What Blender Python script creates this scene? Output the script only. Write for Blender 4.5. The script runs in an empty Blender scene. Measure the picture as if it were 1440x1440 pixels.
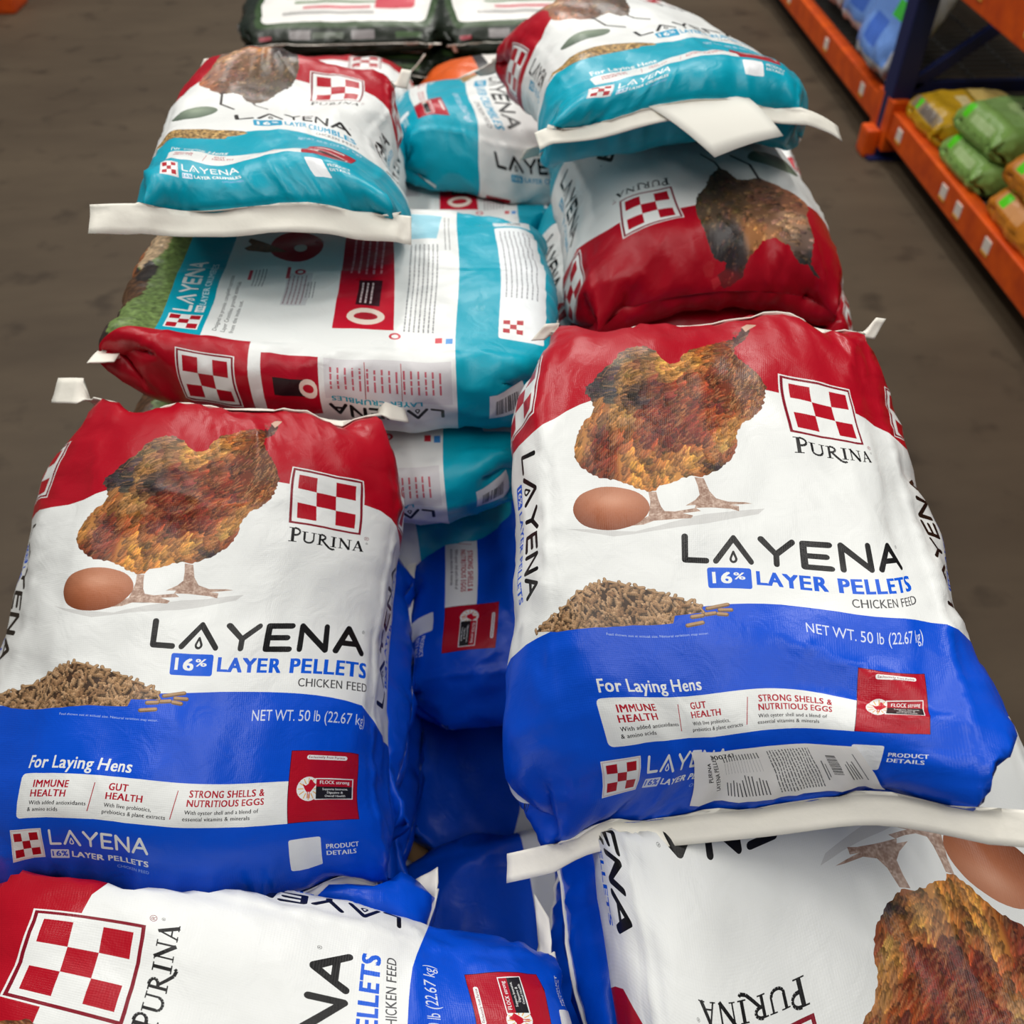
import bpy, math, random
import numpy as np
from mathutils import Matrix, Vector
from mathutils.geometry import delaunay_2d_cdt

# ------------------------------------------------------------------ camera, world, lamps, exposure
scn = bpy.context.scene
col = scn.collection
PITCH, YAW, CAM_H, FPX = math.radians(45.0), math.radians(2.75), 1.55, 1330.0
cam_d = bpy.data.cameras.new('camera')
cam_d.sensor_width = 36.0
cam_d.lens = 36.0 * FPX / 1440.0
cam_d.clip_start = 0.02
cam = bpy.data.objects.new('camera', cam_d)
col.objects.link(cam)
cam.location = (0, 0, CAM_H)
cam.rotation_euler = (math.pi / 2 - PITCH, 0, -YAW)
cam_d.dof.use_dof = True
cam_d.dof.focus_distance = 0.92
cam_d.dof.aperture_fstop = (cam_d.lens / 1000.0) / 0.0060
scn.camera = cam

wd = bpy.data.worlds.new('warehouse_air')
scn.world = wd
wd.use_nodes = True
wd.node_tree.nodes['Background'].inputs[0].default_value = (0.86, 0.93, 1.0, 1)
wd.node_tree.nodes['Background'].inputs[1].default_value = 0.10

def ceiling_lamp(loc, sx, sy, watt, colr=(1.0, 0.97, 0.92)):
    l = bpy.data.lights.new('ceiling_lamp', 'AREA')
    l.shape = 'RECTANGLE'; l.size = sx; l.size_y = sy; l.energy = watt; l.color = colr
    o = bpy.data.objects.new('ceiling_lamp', l)
    col.objects.link(o)
    o.location = loc
    return o
# long fluorescent rows under the roof; last three added to brighten the near bags
for lx, ly, w in ((-1.9, 1.2, 58), (-1.9, 4.6, 116), (1.5, 1.0, 46), (1.3, 4.6, 116), (-0.2, 8.2, 165), (-4.5, 3.0, 66), (-1.2, -1.8, 34), (1.6, -2.0, 34), (0.5, -0.9, 40)):
    ceiling_lamp((lx, ly, 5.2), 0.35, 2.6, w)
scn.view_settings.view_transform = 'Standard'
scn.view_settings.look = 'None'
scn.view_settings.gamma = 1.0
scn.view_settings.exposure = 0.0

# ------------------------------------------------------------------ small helpers
def lin(c):
    o = []
    for x in c:
        x = x / 255.0
        o.append(x / 12.92 if x <= 0.04045 else ((x + 0.055) / 1.055) ** 2.4)
    return tuple(o)

def perlin(x, y, seed=0):
    rng = np.random.default_rng(seed)
    ang = rng.random((64, 64)) * 2 * np.pi
    gx, gy = np.cos(ang), np.sin(ang)
    xi = np.floor(x).astype(int); yi = np.floor(y).astype(int)
    xf = x - xi; yf = y - yi
    u = xf ** 3 * (xf * (xf * 6 - 15) + 10); v = yf ** 3 * (yf * (yf * 6 - 15) + 10)
    def d(i, j):
        a = (xi + i) % 64; b = (yi + j) % 64
        return gx[a, b] * (xf - i) + gy[a, b] * (yf - j)
    return ((d(0, 0) * (1 - u) + d(1, 0) * u) * (1 - v) + (d(0, 1) * (1 - u) + d(1, 1) * u) * v) * 1.4

def tag(o, label=None, cat=None, group=None, kind=None):
    for k, v in (('label', label), ('category', cat), ('group', group), ('kind', kind)):
        if v: o[k] = v
    return o

def empty(name, loc=(0, 0, 0), rot=(0, 0, 0)):
    o = bpy.data.objects.new(name, None)
    o.location = loc; o.rotation_euler = rot
    o.empty_display_size = 0.1
    col.objects.link(o)
    return o

def mesh_obj(name, V, Fc, mat, parent=None, smooth=False):
    me = bpy.data.meshes.new(name)
    me.from_pydata([tuple(map(float, p)) for p in V], [], Fc)
    if mat: me.materials.append(mat)
    if smooth: me.polygons.foreach_set('use_smooth', [True] * len(me.polygons))
    me.update()
    o = bpy.data.objects.new(name, me)
    col.objects.link(o)
    if parent: o.parent = parent
    return o

class MB:
    """collects shapes of ONE mesh"""
    def __init__(s): s.V = []; s.F = []
    def add(s, V, F):
        n = len(s.V); s.V += [tuple(p) for p in V]; s.F += [tuple(i + n for i in f) for f in F]
    def box(s, x0, x1, y0, y1, z0, z1, bev=0.0, M=None):
        b = min(bev, (x1 - x0) / 2.01, (y1 - y0) / 2.01, (z1 - z0) / 2.01)
        if b <= 0:
            V = [(x, y, z) for x in (x0, x1) for y in (y0, y1) for z in (z0, z1)]
            F = [(0, 1, 3, 2), (4, 6, 7, 5), (0, 4, 5, 1), (2, 3, 7, 6), (0, 2, 6, 4), (1, 5, 7, 3)]
        else:
            import bmesh
            bm = bmesh.new(); bmesh.ops.create_cube(bm, size=1.0)
            for v in bm.verts:
                v.co = ((x0 + x1) / 2 + v.co.x * (x1 - x0), (y0 + y1) / 2 + v.co.y * (y1 - y0), (z0 + z1) / 2 + v.co.z * (z1 - z0))
            bmesh.ops.bevel(bm, geom=bm.edges[:], offset=b, segments=2, affect='EDGES', profile=0.7)
            bm.verts.index_update()
            V = [tuple(v.co) for v in bm.verts]; F = [tuple(v.index for v in f.verts) for f in bm.faces]
            bm.free()
        if M is not None: V = [tuple(M @ Vector(p)) for p in V]
        s.add(V, F)
    def build(s, name, mat, parent=None, smooth=False):
        return mesh_obj(name, s.V, s.F, mat, parent, smooth)

def principled(name, c, rough=0.5, metal=0.0, spec=0.5, noise=None, bump=None, coat=0.0):
    m = bpy.data.materials.new(name); m.use_nodes = True
    nt = m.node_tree; b = nt.nodes['Principled BSDF']
    b.inputs['Base Color'].default_value = (*lin(c), 1)
    b.inputs['Roughness'].default_value = rough; b.inputs['Metallic'].default_value = metal
    b.inputs['Specular IOR Level'].default_value = spec
    b.inputs['Coat Weight'].default_value = coat
    tc = nt.nodes.new('ShaderNodeTexCoord')
    if noise:
        sc, c2, lo, hi = noise
        n = nt.nodes.new('ShaderNodeTexNoise'); n.inputs['Scale'].default_value = sc; n.inputs['Detail'].default_value = 6
        nt.links.new(tc.outputs['Object'], n.inputs['Vector'])
        r = nt.nodes.new('ShaderNodeValToRGB')
        r.color_ramp.elements[0].position = lo; r.color_ramp.elements[1].position = hi
        r.color_ramp.elements[0].color = (*lin(c), 1); r.color_ramp.elements[1].color = (*lin(c2), 1)
        nt.links.new(n.outputs['Fac'], r.inputs['Fac']); nt.links.new(r.outputs['Color'], b.inputs['Base Color'])
    if bump:
        sc, st, dist = bump
        n = nt.nodes.new('ShaderNodeTexNoise'); n.inputs['Scale'].default_value = sc; n.inputs['Detail'].default_value = 4
        nt.links.new(tc.outputs['Object'], n.inputs['Vector'])
        bp = nt.nodes.new('ShaderNodeBump'); bp.inputs['Strength'].default_value = st; bp.inputs['Distance'].default_value = dist
        nt.links.new(n.outputs['Fac'], bp.inputs['Height']); nt.links.new(bp.outputs['Normal'], b.inputs['Normal'])
    return m

def print_material(name, rough=0.33, spec=0.30, crinkle=1.0):
    """printed woven plastic: ink colour comes from the mesh's own colour attribute"""
    m = bpy.data.materials.new(name); m.use_nodes = True
    nt = m.node_tree; b = nt.nodes['Principled BSDF']
    at = nt.nodes.new('ShaderNodeAttribute'); at.attribute_name = 'ink'
    nt.links.new(at.outputs['Color'], b.inputs['Base Color'])
    b.inputs['Specular IOR Level'].default_value = spec
    uv = nt.nodes.new('ShaderNodeUVMap'); uv.uv_map = 'sheet'
    n1 = nt.nodes.new('ShaderNodeTexNoise'); n1.inputs['Scale'].default_value = 42; n1.inputs['Detail'].default_value = 5; n1.inputs['Distortion'].default_value = 0.8
    n2 = nt.nodes.new('ShaderNodeTexNoise'); n2.inputs['Scale'].default_value = 11; n2.inputs['Detail'].default_value = 2
    wv = nt.nodes.new('ShaderNodeTexWave'); wv.inputs['Scale'].default_value = 160; wv.bands_direction = 'X'
    wv2 = nt.nodes.new('ShaderNodeTexWave'); wv2.inputs['Scale'].default_value = 160; wv2.bands_direction = 'Y'
    for t in (n1, n2, wv, wv2): nt.links.new(uv.outputs['UV'], t.inputs['Vector'])
    ad = nt.nodes.new('ShaderNodeMath'); ad.operation = 'ADD'
    nt.links.new(wv.outputs['Fac'], ad.inputs[0]); nt.links.new(wv2.outputs['Fac'], ad.inputs[1])
    b1 = nt.nodes.new('ShaderNodeBump'); b1.inputs['Strength'].default_value = 0.30 * crinkle; b1.inputs['Distance'].default_value = 0.0035
    b2 = nt.nodes.new('ShaderNodeBump'); b2.inputs['Strength'].default_value = 0.10; b2.inputs['Distance'].default_value = 0.0004
    nt.links.new(n1.outputs['Fac'], b1.inputs['Height'])
    nt.links.new(ad.outputs['Value'], b2.inputs['Height'])
    nt.links.new(b1.outputs['Normal'], b2.inputs['Normal'])
    nt.links.new(b2.outputs['Normal'], b.inputs['Normal'])
    mr = nt.nodes.new('ShaderNodeMapRange'); mr.inputs['From Min'].default_value = 0.3; mr.inputs['From Max'].default_value = 0.7
    mr.inputs['To Min'].default_value = rough - 0.07; mr.inputs['To Max'].default_value = rough + 0.08
    nt.links.new(n2.outputs['Fac'], mr.inputs['Value']); nt.links.new(mr.outputs['Result'], b.inputs['Roughness'])
    return m

M_PRINT = print_material('printed_woven_plastic')
M_TAPE = principled('white_seam_tape', (236, 232, 220), 0.62, bump=(60, 0.35, 0.002))
M_PAPER = principled('white_paper', (238, 236, 226), 0.7, bump=(25, 0.15, 0.002))

# ------------------------------------------------------------------ the setting: concrete floor
def concrete():
    m = bpy.data.materials.new('polished_concrete'); m.use_nodes = True
    nt = m.node_tree; b = nt.nodes['Principled BSDF']
    tc = nt.nodes.new('ShaderNodeTexCoord')
    n1 = nt.nodes.new('ShaderNodeTexNoise'); n1.inputs['Scale'].default_value = 1.6; n1.inputs['Detail'].default_value = 8; n1.inputs['Roughness'].default_value = 0.62
    n2 = nt.nodes.new('ShaderNodeTexNoise'); n2.inputs['Scale'].default_value = 7.0; n2.inputs['Detail'].default_value = 5
    mp = nt.nodes.new('ShaderNodeMapping'); mp.inputs['Scale'].default_value = (0.5, 1.4, 1); mp.inputs['Rotation'].default_value = (0, 0, -0.5)
    nt.links.new(tc.outputs['Object'], mp.inputs['Vector'])
    nt.links.new(mp.outputs['Vector'], n1.inputs['Vector']); nt.links.new(tc.outputs['Object'], n2.inputs['Vector'])
    r = nt.nodes.new('ShaderNodeValToRGB')
    r.color_ramp.elements[0].position = 0.3; r.color_ramp.elements[0].color = (*lin((62, 51, 39)), 1)
    r.color_ramp.elements[1].position = 0.72; r.color_ramp.elements[1].color = (*lin((82, 70, 55)), 1)
    nt.links.new(n1.outputs['Fac'], r.inputs['Fac'])
    r2 = nt.nodes.new('ShaderNodeValToRGB')
    r2.color_ramp.elements[0].position = 0.27; r2.color_ramp.elements[0].color = (0.55, 0.52, 0.5, 1)
    r2.color_ramp.elements[1].position = 0.42; r2.color_ramp.elements[1].color = (1, 1, 1, 1)
    nt.links.new(n2.outputs['Fac'], r2.inputs['Fac'])
    mx = nt.nodes.new('ShaderNodeMix'); mx.data_type = 'RGBA'; mx.blend_type = 'MULTIPLY'; mx.inputs['Factor'].default_value = 1
    nt.links.new(r.outputs['Color'], mx.inputs['A']); nt.links.new(r2.outputs['Color'], mx.inputs['B'])
    nt.links.new(mx.outputs['Result'], b.inputs['Base Color'])
    b.inputs['Roughness'].default_value = 0.55; b.inputs['Specular IOR Level'].default_value = 0.25
    return m
fl = MB(); fl.box(-7, 7, -3, 16, -0.08, 0.0)
tag(fl.build('floor', concrete()), kind='structure')

# ------------------------------------------------------------------ a filled feed bag, inflated and settled as cloth
W, G, L, HG = 0.38, 0.13, 0.575, 0.01
NW = int(round(W / HG)); NG = int(round(G / HG)); NG += NG % 2
NX = 2 * (NW + NG); NY = int(round(L / HG)) + 1
HX = W / NW; HY = L / (NY - 1); GG = NG * HX; PER = NX * HX

def bag_sim(seed=0, vol=0.0300, steps=220, iters=8, top=0.135, endlift=0.05):
    rng = np.random.default_rng(seed)
    nw, ng, nx, ny, hx, hy = NW, NG, NX, NY, HX, HY
    xs = np.zeros(nx); zs = np.zeros(nx); sm = np.zeros(nx, int)
    for i in range(nx):
        k = (i + nw // 2) % nx
        if k <= nw: x = k; z = 1
        elif k < nw + ng: d = k - nw; x = nw - min(d, ng - d); z = 1 - 2 * d / ng
        elif k <= 2 * nw + ng: x = nw - (k - nw - ng); z = -1
        else: d = k - 2 * nw - ng; x = min(d, ng - d); z = -1 + 2 * d / ng
        xs[i] = (x - nw / 2) * hx; zs[i] = z * 0.012; sm[i] = x
    p = np.zeros((nx, ny, 3)); p[:, :, 0] = xs[:, None]; p[:, :, 1] = (np.arange(ny) * hy - L / 2)[None]; p[:, :, 2] = zs[:, None]
    t = np.abs(np.linspace(-1, 1, ny)); f = np.clip((1 - t) / .35, .05, 1)
    p[:, :, 2] *= f[None]; p[:, :, 2] += .05
    p += rng.normal(0, .002, p.shape)
    v = np.zeros_like(p); dt = .012; dg = math.hypot(hx, hy); press = 0.0
    def con(a, b, l, k, kc):
        d = b - a; n = np.sqrt((d * d).sum(-1)) + 1e-9
        s = (n - l) / n
        c = d * (s * np.where(s > 0, k, kc) * .5)[..., None]
        a += c; b -= c
    def area_n(q):
        dx = np.roll(q, -1, 0) - np.roll(q, 1, 0)
        dy = np.empty_like(q); dy[:, 1:-1] = q[:, 2:] - q[:, :-2]; dy[:, 0] = q[:, 1] - q[:, 0]; dy[:, -1] = q[:, -1] - q[:, -2]
        return np.cross(dx, dy) / 4
    for s in range(steps):
        N = area_n(p)
        if N[0, ny // 2, 2] < 0: N = -N
        V = (p * N).sum() / 3
        press = min(max(press + (vol - V) * 400, -1), 6)
        zt = np.percentile(p[:, :, 2], 97)
        pr = press + 9. * np.clip(zt - p[:, :, 2], 0, .2) / .15
        acc = N * pr[..., None] / (hx * hy) * 2.0
        acc[:, :, 2] -= 3.
        v = (v + acc * dt) * .90
        q = p + v * dt
        for it in range(iters):
            con(q[0::2], q[1::2], hx, 1., 1.)
            b = np.roll(q[0::2], -1, 0).copy(); con(q[1::2], b, hx, 1., 1.); q[0::2] = np.roll(b, 1, 0)
            for o in (0, 1):
                m = (ny - o) // 2
                con(q[:, o:o + 2 * m:2], q[:, o + 1:o + 2 * m:2], hy, 1., 1.)
            for sgn in (0, 1):
                for o in (0, 1):
                    A = q[o::2]; B = q[1::2] if o == 0 else np.roll(q[0::2], -1, 0).copy()
                    if sgn == 0: con(A[:, :-1], B[:, 1:], dg, .5, .25)
                    else: con(A[:, 1:], B[:, :-1], dg, .5, .25)
                    if o == 1: q[0::2] = np.roll(B, 1, 0)
            if it % 2 == 0:
                for o in range(4):
                    ix = np.arange(o, nx, 4); ix = ix[(ix + 2) < nx]
                    a = q[ix].copy(); b = q[ix + 2].copy(); con(a, b, 2 * hx, 0, .02); q[ix] = a; q[ix + 2] = b
                    jx = np.arange(o, ny - 2, 4)
                    a = q[:, jx].copy(); b = q[:, jx + 2].copy(); con(a, b, 2 * hy, 0, .02); q[:, jx] = a; q[:, jx + 2] = b
            for j in (0, ny - 1):
                ac = np.zeros((nw + 1, 3)); np.add.at(ac, sm, q[:, j]); cnt = np.bincount(sm, minlength=nw + 1)
                q[:, j] = (ac / cnt[:, None])[sm]
            q[:, :, 2] = np.maximum(q[:, :, 2], 0)
            q[:, :, 2] = np.minimum(q[:, :, 2], top + .25 * (np.maximum(q[:, :, 2], top) - top))
            for j in (0, ny - 1): q[:, j, 2] += (endlift - q[:, j, 2].mean()) * .15
        v = (q - p) / dt; p = q
    return p
S0 = bag_sim()
SZ = float(S0[:, :, 2].max())

def cr_up(S, k, axis, wrap):
    """Catmull-Rom refinement of a grid by k along an axis"""
    S = np.moveaxis(S, axis, 0); n = len(S)
    if wrap: idx = lambda i: i % n; m = n * k
    else: idx = lambda i: np.clip(i, 0, n - 1); m = (n - 1) * k + 1
    t = np.arange(m) / k; i = np.floor(t).astype(int); f = (t - i)[:, None, None]
    a, b, c, d = (S[idx(i + o)] for o in (-1, 0, 1, 2))
    R = .5 * ((2 * b) + (c - a) * f + (2 * a - 5 * b + 4 * c - d) * f ** 2 + (3 * b - a - 3 * c + d) * f ** 3)
    return np.moveaxis(R, 0, axis)

def grid_normals(S):
    dx = np.roll(S, -1, 0) - np.roll(S, 1, 0)
    dy = np.gradient(S, axis=1)
    N = np.cross(dx, dy)
    return N / (np.linalg.norm(N, axis=-1, keepdims=True) + 1e-12)

UPK = 3
def bag_surface(c=None, ctrl=None, bul=(.8, .8), flip=False, seed=0, creases=(), crumple=1.0, lump=1.0, nose=None, under=None):
    """grid of the settled bag, bent and wrinkled, in the bag's own space"""
    S = S0.copy()
    if under: S[:, :, 2] = np.where(S[:, :, 2] < .05, .05 - (.05 - S[:, :, 2]) * under, S[:, :, 2])
    if flip: S = S * np.array([-1, 1, -1]) + np.array([0, 0, SZ])
    shp = S.shape
    P = S.reshape(-1, 3)
    if c is not None:
        x, y = P[:, 0] / .2, P[:, 1] / .28
        Q = P.copy()
        Q[:, 0] = np.where(x > .95, .19 + (Q[:, 0] - .19) * bul[1], np.where(x < -.95, -.19 + (Q[:, 0] + .19) * bul[0], Q[:, 0])); x = Q[:, 0] / .2
        Q[:, 2] += (c[0] * x * x + c[1] * y * y + c[2] * x * y) * .1 + (c[3] * y ** 3 + c[4] * x * x * y + c[5] * x * y * y) * .1
        Q[:, 0] += .2 * (c[6] * x + c[7] * x * y + c[8] * y * y)
        Q[:, 1] += .28 * (c[9] * y + c[10] * x * y + c[11] * x * x + c[12] * y * y)
        if ctrl is not None:
            A = np.array(ctrl); K = np.exp(-((P[:, None] - A[None, :, :3]) ** 2).sum(-1) / (2 * .1 ** 2))
            Q = Q + K @ A[:, 3:]
        P = Q
    S = P.reshape(shp)
    S = cr_up(cr_up(S, UPK, 0, True), UPK, 1, False)
    nx, ny = S.shape[:2]
    X = (np.arange(nx) * HX / UPK); X = np.where(X > PER / 2, X - PER, X)[:, None] + np.zeros((1, ny))
    Y = (np.arange(ny) * HY / UPK)[None] + np.zeros((nx, 1))
    N = grid_normals(S)
    h = lump * .0042 * perlin(X / .085 + 7, Y / .085 + 3, seed + 1) + lump * .0016 * perlin(X / .035 + 17, Y / .04 + 5, seed + 2)
    de = np.minimum(Y, L - Y)
    ax = np.abs(X)
    endm = np.exp(-(de / .055) ** 2) * np.clip(de / .012, 0, 1)
    rid = 1 - np.abs(perlin(X / .034 + 3, Y / .12 + 9, seed + 3)) * 2.2
    h += crumple * .0045 * endm * rid
    edm = np.exp(-((ax - W / 2) / .035) ** 2)
    rid2 = 1 - np.abs(perlin(X / .07 + 21, Y / .03 + 1, seed + 4)) * 2.2
    h += crumple * .0016 * edm * rid2 + crumple * .0018 * np.exp(-((ax - W / 2) / .0045) ** 2)
    gus = (ax > W / 2) & (ax < W / 2 + GG)
    h += np.where(gus, crumple * .003 * (1 - np.abs(perlin(X / .05 + 11, Y / .05 + 13, seed + 5)) * 2), 0) * np.clip(de / .03, 0, 1)
    dia = perlin((X + .6 * Y) / .05 + 2, (Y - .5 * X) / .16 + 8, seed + 6)
    msk = np.clip(perlin(X / .14 + 31, Y / .14 + 37, seed + 7) * 2.2, 0, 1)
    h += crumple * .0022 * msk * (1 - np.abs(dia) * 2.4)
    for (x0, y0, x1, y1, amp, wd_) in creases:
        a = np.array([x0, y0]) / 1000; b = np.array([x1, y1]) / 1000; d = b - a; ll = np.hypot(*d); d = d / ll
        t = ((X - a[0]) * d[0] + (Y - a[1]) * d[1]); s = (-(X - a[0]) * d[1] + (Y - a[1]) * d[0])
        tt = np.clip(t, 0, ll)
        wl = wd_ / 1000 * (.45 + .9 * np.clip(tt / ll, 0, 1))
        h += amp / 1000 * np.exp(-np.abs(s) / wl) * np.exp(-((t - tt) / .02) ** 2) * np.sin(np.pi * np.clip((t + .02) / (ll + .04), 0, 1))
    S = S + N * h[..., None]
    if nose:
        e = np.exp(-(Y / nose[2]) ** 2)[..., None]
        S = S + e * np.array([0, -nose[0], -nose[1]])
    return S, grid_normals(S)

def grid_at(A, X, Y):
    nx, ny = A.shape[:2]
    i = (X / (HX / UPK)) % nx; j = np.clip(Y / (HY / UPK), 0, ny - 1.0001)
    i0 = np.floor(i).astype(int); j0 = np.floor(j).astype(int); a = (i - i0)[:, None]; b = (j - j0)[:, None]
    i0 %= nx; i1 = (i0 + 1) % nx
    return A[i0, j0] * (1 - a) * (1 - b) + A[i1, j0] * a * (1 - b) + A[i0, j0 + 1] * (1 - a) * b + A[i1, j0 + 1] * a * b
# ------------------------------------------------------------------ printed artwork (flat sheet, millimetres)
_glyph = {}
def glyphs(s, bold=0.0, shear=0.0, sp=1.0):
    k = (s, bold, shear, sp)
    if k not in _glyph:
        cu = bpy.data.curves.new('t', 'FONT'); cu.body = s; cu.resolution_u = 3; cu.offset = bold; cu.shear = shear; cu.space_character = sp
        ob = bpy.data.objects.new('t', cu)
        me = ob.to_mesh(); me.calc_loop_triangles()
        V = np.array([v.co[:2] for v in me.vertices]).reshape(-1, 2); T = [tuple(t.vertices) for t in me.loop_triangles]
        ob.to_mesh_clear(); bpy.data.objects.remove(ob); bpy.data.curves.remove(cu)
        _glyph[k] = (V, T)
    return _glyph[k]
CAP = None

WHITE, BLACK, RED, DRED, BLUE, TBLUE, TEAL = (230, 232, 230), (16, 15, 16), (172, 6, 30), (128, 8, 32), (0, 76, 204), (0, 88, 212), (0, 160, 184)
GREY = (70, 70, 72)

class Art:
    def __init__(s, x0, base=WHITE, step=9.0):
        s.x0 = x0; s.V = []; s.F = []; s.C = []; s.Lr = []; s.R = []; s.base = base; s.step = step; s.pts = []
        s.M = (1, 0, 0, 1, 0, 0)
    def at(s, dx=0, dy=0, rot=0, sc=1, sy=None):
        c, n = math.cos(rot), math.sin(rot); sy = sc if sy is None else sy
        s.M = (c * sc, -n * sy, n * sc, c * sy, dx, dy); return s
    def tf(s, P):
        a, b, c, d, e, f = s.M
        return [(a * x + b * y + e, c * x + d * y + f) for x, y in P]
    def poly(s, P, colr, layer=1, raster=None):
        P = s.tf(P)
        ar = sum(P[i - 1][0] * P[i][1] - P[i][0] * P[i - 1][1] for i in range(len(P)))
        if ar < 0: P = P[::-1]
        if abs(ar) < 1e-3: return
        if abs(ar) > 800:
            Q = []
            for a, b in zip(P, P[1:] + P[:1]):
                m = max(1, int(math.hypot(b[0] - a[0], b[1] - a[1]) / 9))
                Q += [(a[0] + (b[0] - a[0]) * k / m, a[1] + (b[1] - a[1]) * k / m) for k in range(m)]
            P = Q
        n = len(s.V); s.V += P; s.F.append(list(range(n, n + len(P)))); s.C.append(colr if raster is None else raster); s.Lr.append(layer)
    def rect(s, x0, y0, x1, y1, colr, layer=1, r=0):
        if r <= 0: return s.poly([(x0, y0), (x1, y0), (x1, y1), (x0, y1)], colr, layer)
        P = []
        for cx, cy, a in ((x1 - r, y0 + r, -90), (x1 - r, y1 - r, 0), (x0 + r, y1 - r, 90), (x0 + r, y0 + r, 180)):
            P += [(cx + r * math.cos(math.radians(a + t)), cy + r * math.sin(math.radians(a + t))) for t in (0, 30, 60, 90)]
        s.poly(P, colr, layer)
    def ell(s, cx, cy, rx, ry, colr, layer=1, n=24, rot=0):
        c, d = math.cos(rot), math.sin(rot)
        s.poly([(cx + rx * math.cos(t) * c - ry * math.sin(t) * d, cy + rx * math.cos(t) * d + ry * math.sin(t) * c) for t in [2 * math.pi * k / n for k in range(n)]], colr, layer)
    def stroke(s, P, w, colr, layer=2, cap=True):
        for (x0, y0), (x1, y1) in zip(P, P[1:]):
            a = math.atan2(y1 - y0, x1 - x0); r = w / 2
            if cap:
                ts = [math.pi / 2 + t * math.pi / 6 for t in range(7)]
                Q = [(x0 + r * math.cos(a + t), y0 + r * math.sin(a + t)) for t in ts] + [(x1 + r * math.cos(a + t + math.pi), y1 + r * math.sin(a + t + math.pi)) for t in ts]
            else:
                nx, ny = -math.sin(a) * r, math.cos(a) * r
                Q = [(x0 + nx, y0 + ny), (x0 - nx, y0 - ny), (x1 - nx, y1 - ny), (x1 + nx, y1 + ny)]
            s.poly(Q, colr, layer)
    def text(s, t, x, y, h, colr, w=None, bold=0.0, shear=0.0, al='L', layer=3):
        global CAP
        if CAP is None: CAP = float(glyphs('H')[0][:, 1].max())
        V, T = glyphs(t, min(bold, 0.0), shear, 1.0 + max(bold, 0) * 3.2)
        if not len(V): return
        if bold > 0:
            n0 = len(V); b = bold * 2.2
            O = ((0, 0), (b, 0)) if bold < .018 or h < 5.5 else ((0, 0), (b, 0), (0, b * .45), (b, b * .45))
            k = len(O)
            V = np.concatenate([V + np.array(o) for o in O])
            T = [tuple(a + n0 * i for a in q) for i in range(k) for q in T]
        k = h / CAP; x0, x1 = V[:, 0].min(), V[:, 0].max()
        kx = k if w is None else w / (x1 - x0)
        ww = (x1 - x0) * kx
        ox = x if al == 'L' else (x - ww if al == 'R' else x - ww / 2)
        P = s.tf([((p[0] - x0) * kx + ox, p[1] * k + y) for p in V])
        n = len(s.V); s.V += P
        for a in T:
            p, q, r = (P[i] for i in a)
            cr = (q[0] - p[0]) * (r[1] - p[1]) - (q[1] - p[1]) * (r[0] - p[0])
            if abs(cr) < 1e-4: continue
            s.F.append([n + i for i in (a if cr > 0 else a[::-1])]); s.C.append(colr); s.Lr.append(layer)
    def raster(s, P, fn, layer, step):
        """a printed picture: dense sample points inside P take their colour from fn(x, y)"""
        s.R.append(fn); rid = -len(s.R)
        s.poly(P, None, layer, raster=rid)
        Q = np.array(s.tf(P)); x0, y0 = Q.min(0); x1, y1 = Q.max(0)
        gx = np.arange(x0, x1, step); gy = np.arange(y0, y1, step * .866)
        X, Y = np.meshgrid(gx, gy); X = X + (np.arange(len(gy)) % 2)[:, None] * step / 2
        X = X.ravel(); Y = Y.ravel(); ins = inside(X, Y, Q)
        s.pts += list(zip(X[ins].tolist(), Y[ins].tolist()))
    def bake(s):
        W_, L_ = PER * 1000, L * 1000
        nx = int(W_ / s.step); ny = int(L_ / s.step)
        V = [Vector(p) for p in s.V]; E = []
        for i in range(nx + 1):
            for j in range(ny + 1):
                e = i in (0, nx) or j in (0, ny)
                jx = 0 if e else .8 * math.sin(i * 12.9 + j * 78.2); jy = 0 if e else .8 * math.sin(i * 39.3 + j * 11.1)
                V.append(Vector((s.x0 + W_ * i / nx + jx, L_ * j / ny + jy)))
        V += [Vector(p) for p in s.pts]
        lo = s.x0 + .01; hi = s.x0 + W_ - .01
        for k in range(len(s.V)): V[k] = Vector((min(max(V[k][0], lo), hi), min(max(V[k][1], .01), L_ - .01)))
        for f in s.F: E += [(f[i - 1], f[i]) for i in range(len(f))]
        rv, _, rf, _, _, _ = delaunay_2d_cdt(V, E, [], 0, 1e-3, False)
        XY = np.array([tuple(v) for v in rv]); T = np.array([tuple(f) for f in rf], dtype=int)
        Lr = s.Lr; C = s.C
        cen = XY[T].mean(1); o = np.argsort(cen[:, 0]); T = T[o]; cen = cen[o]
        cx = cen[:, 0]; cy = cen[:, 1]; cid = np.full(len(T), -1)
        VV = np.array([tuple(v) for v in V[:len(s.V)]])
        for i in sorted(range(len(s.F)), key=lambda i: (Lr[i], i)):
            Q = VV[s.F[i]]
            a, b = np.searchsorted(cx, (Q[:, 0].min(), Q[:, 0].max()))
            m = a + np.nonzero((cy[a:b] > Q[:, 1].min()) & (cy[a:b] < Q[:, 1].max()))[0]
            if len(m): cid[m[inside(cx[m], cy[m], Q)]] = i
        XY = XY / 1000.0
        cols = np.zeros((len(T), 3, 3)); cols[:] = lin(s.base)
        pal = {}
        for i in set(cid.tolist()):
            if i < 0: continue
            m = cid == i
            if isinstance(C[i], int):
                pass
            else:
                cols[m] = lin(C[i])
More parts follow.
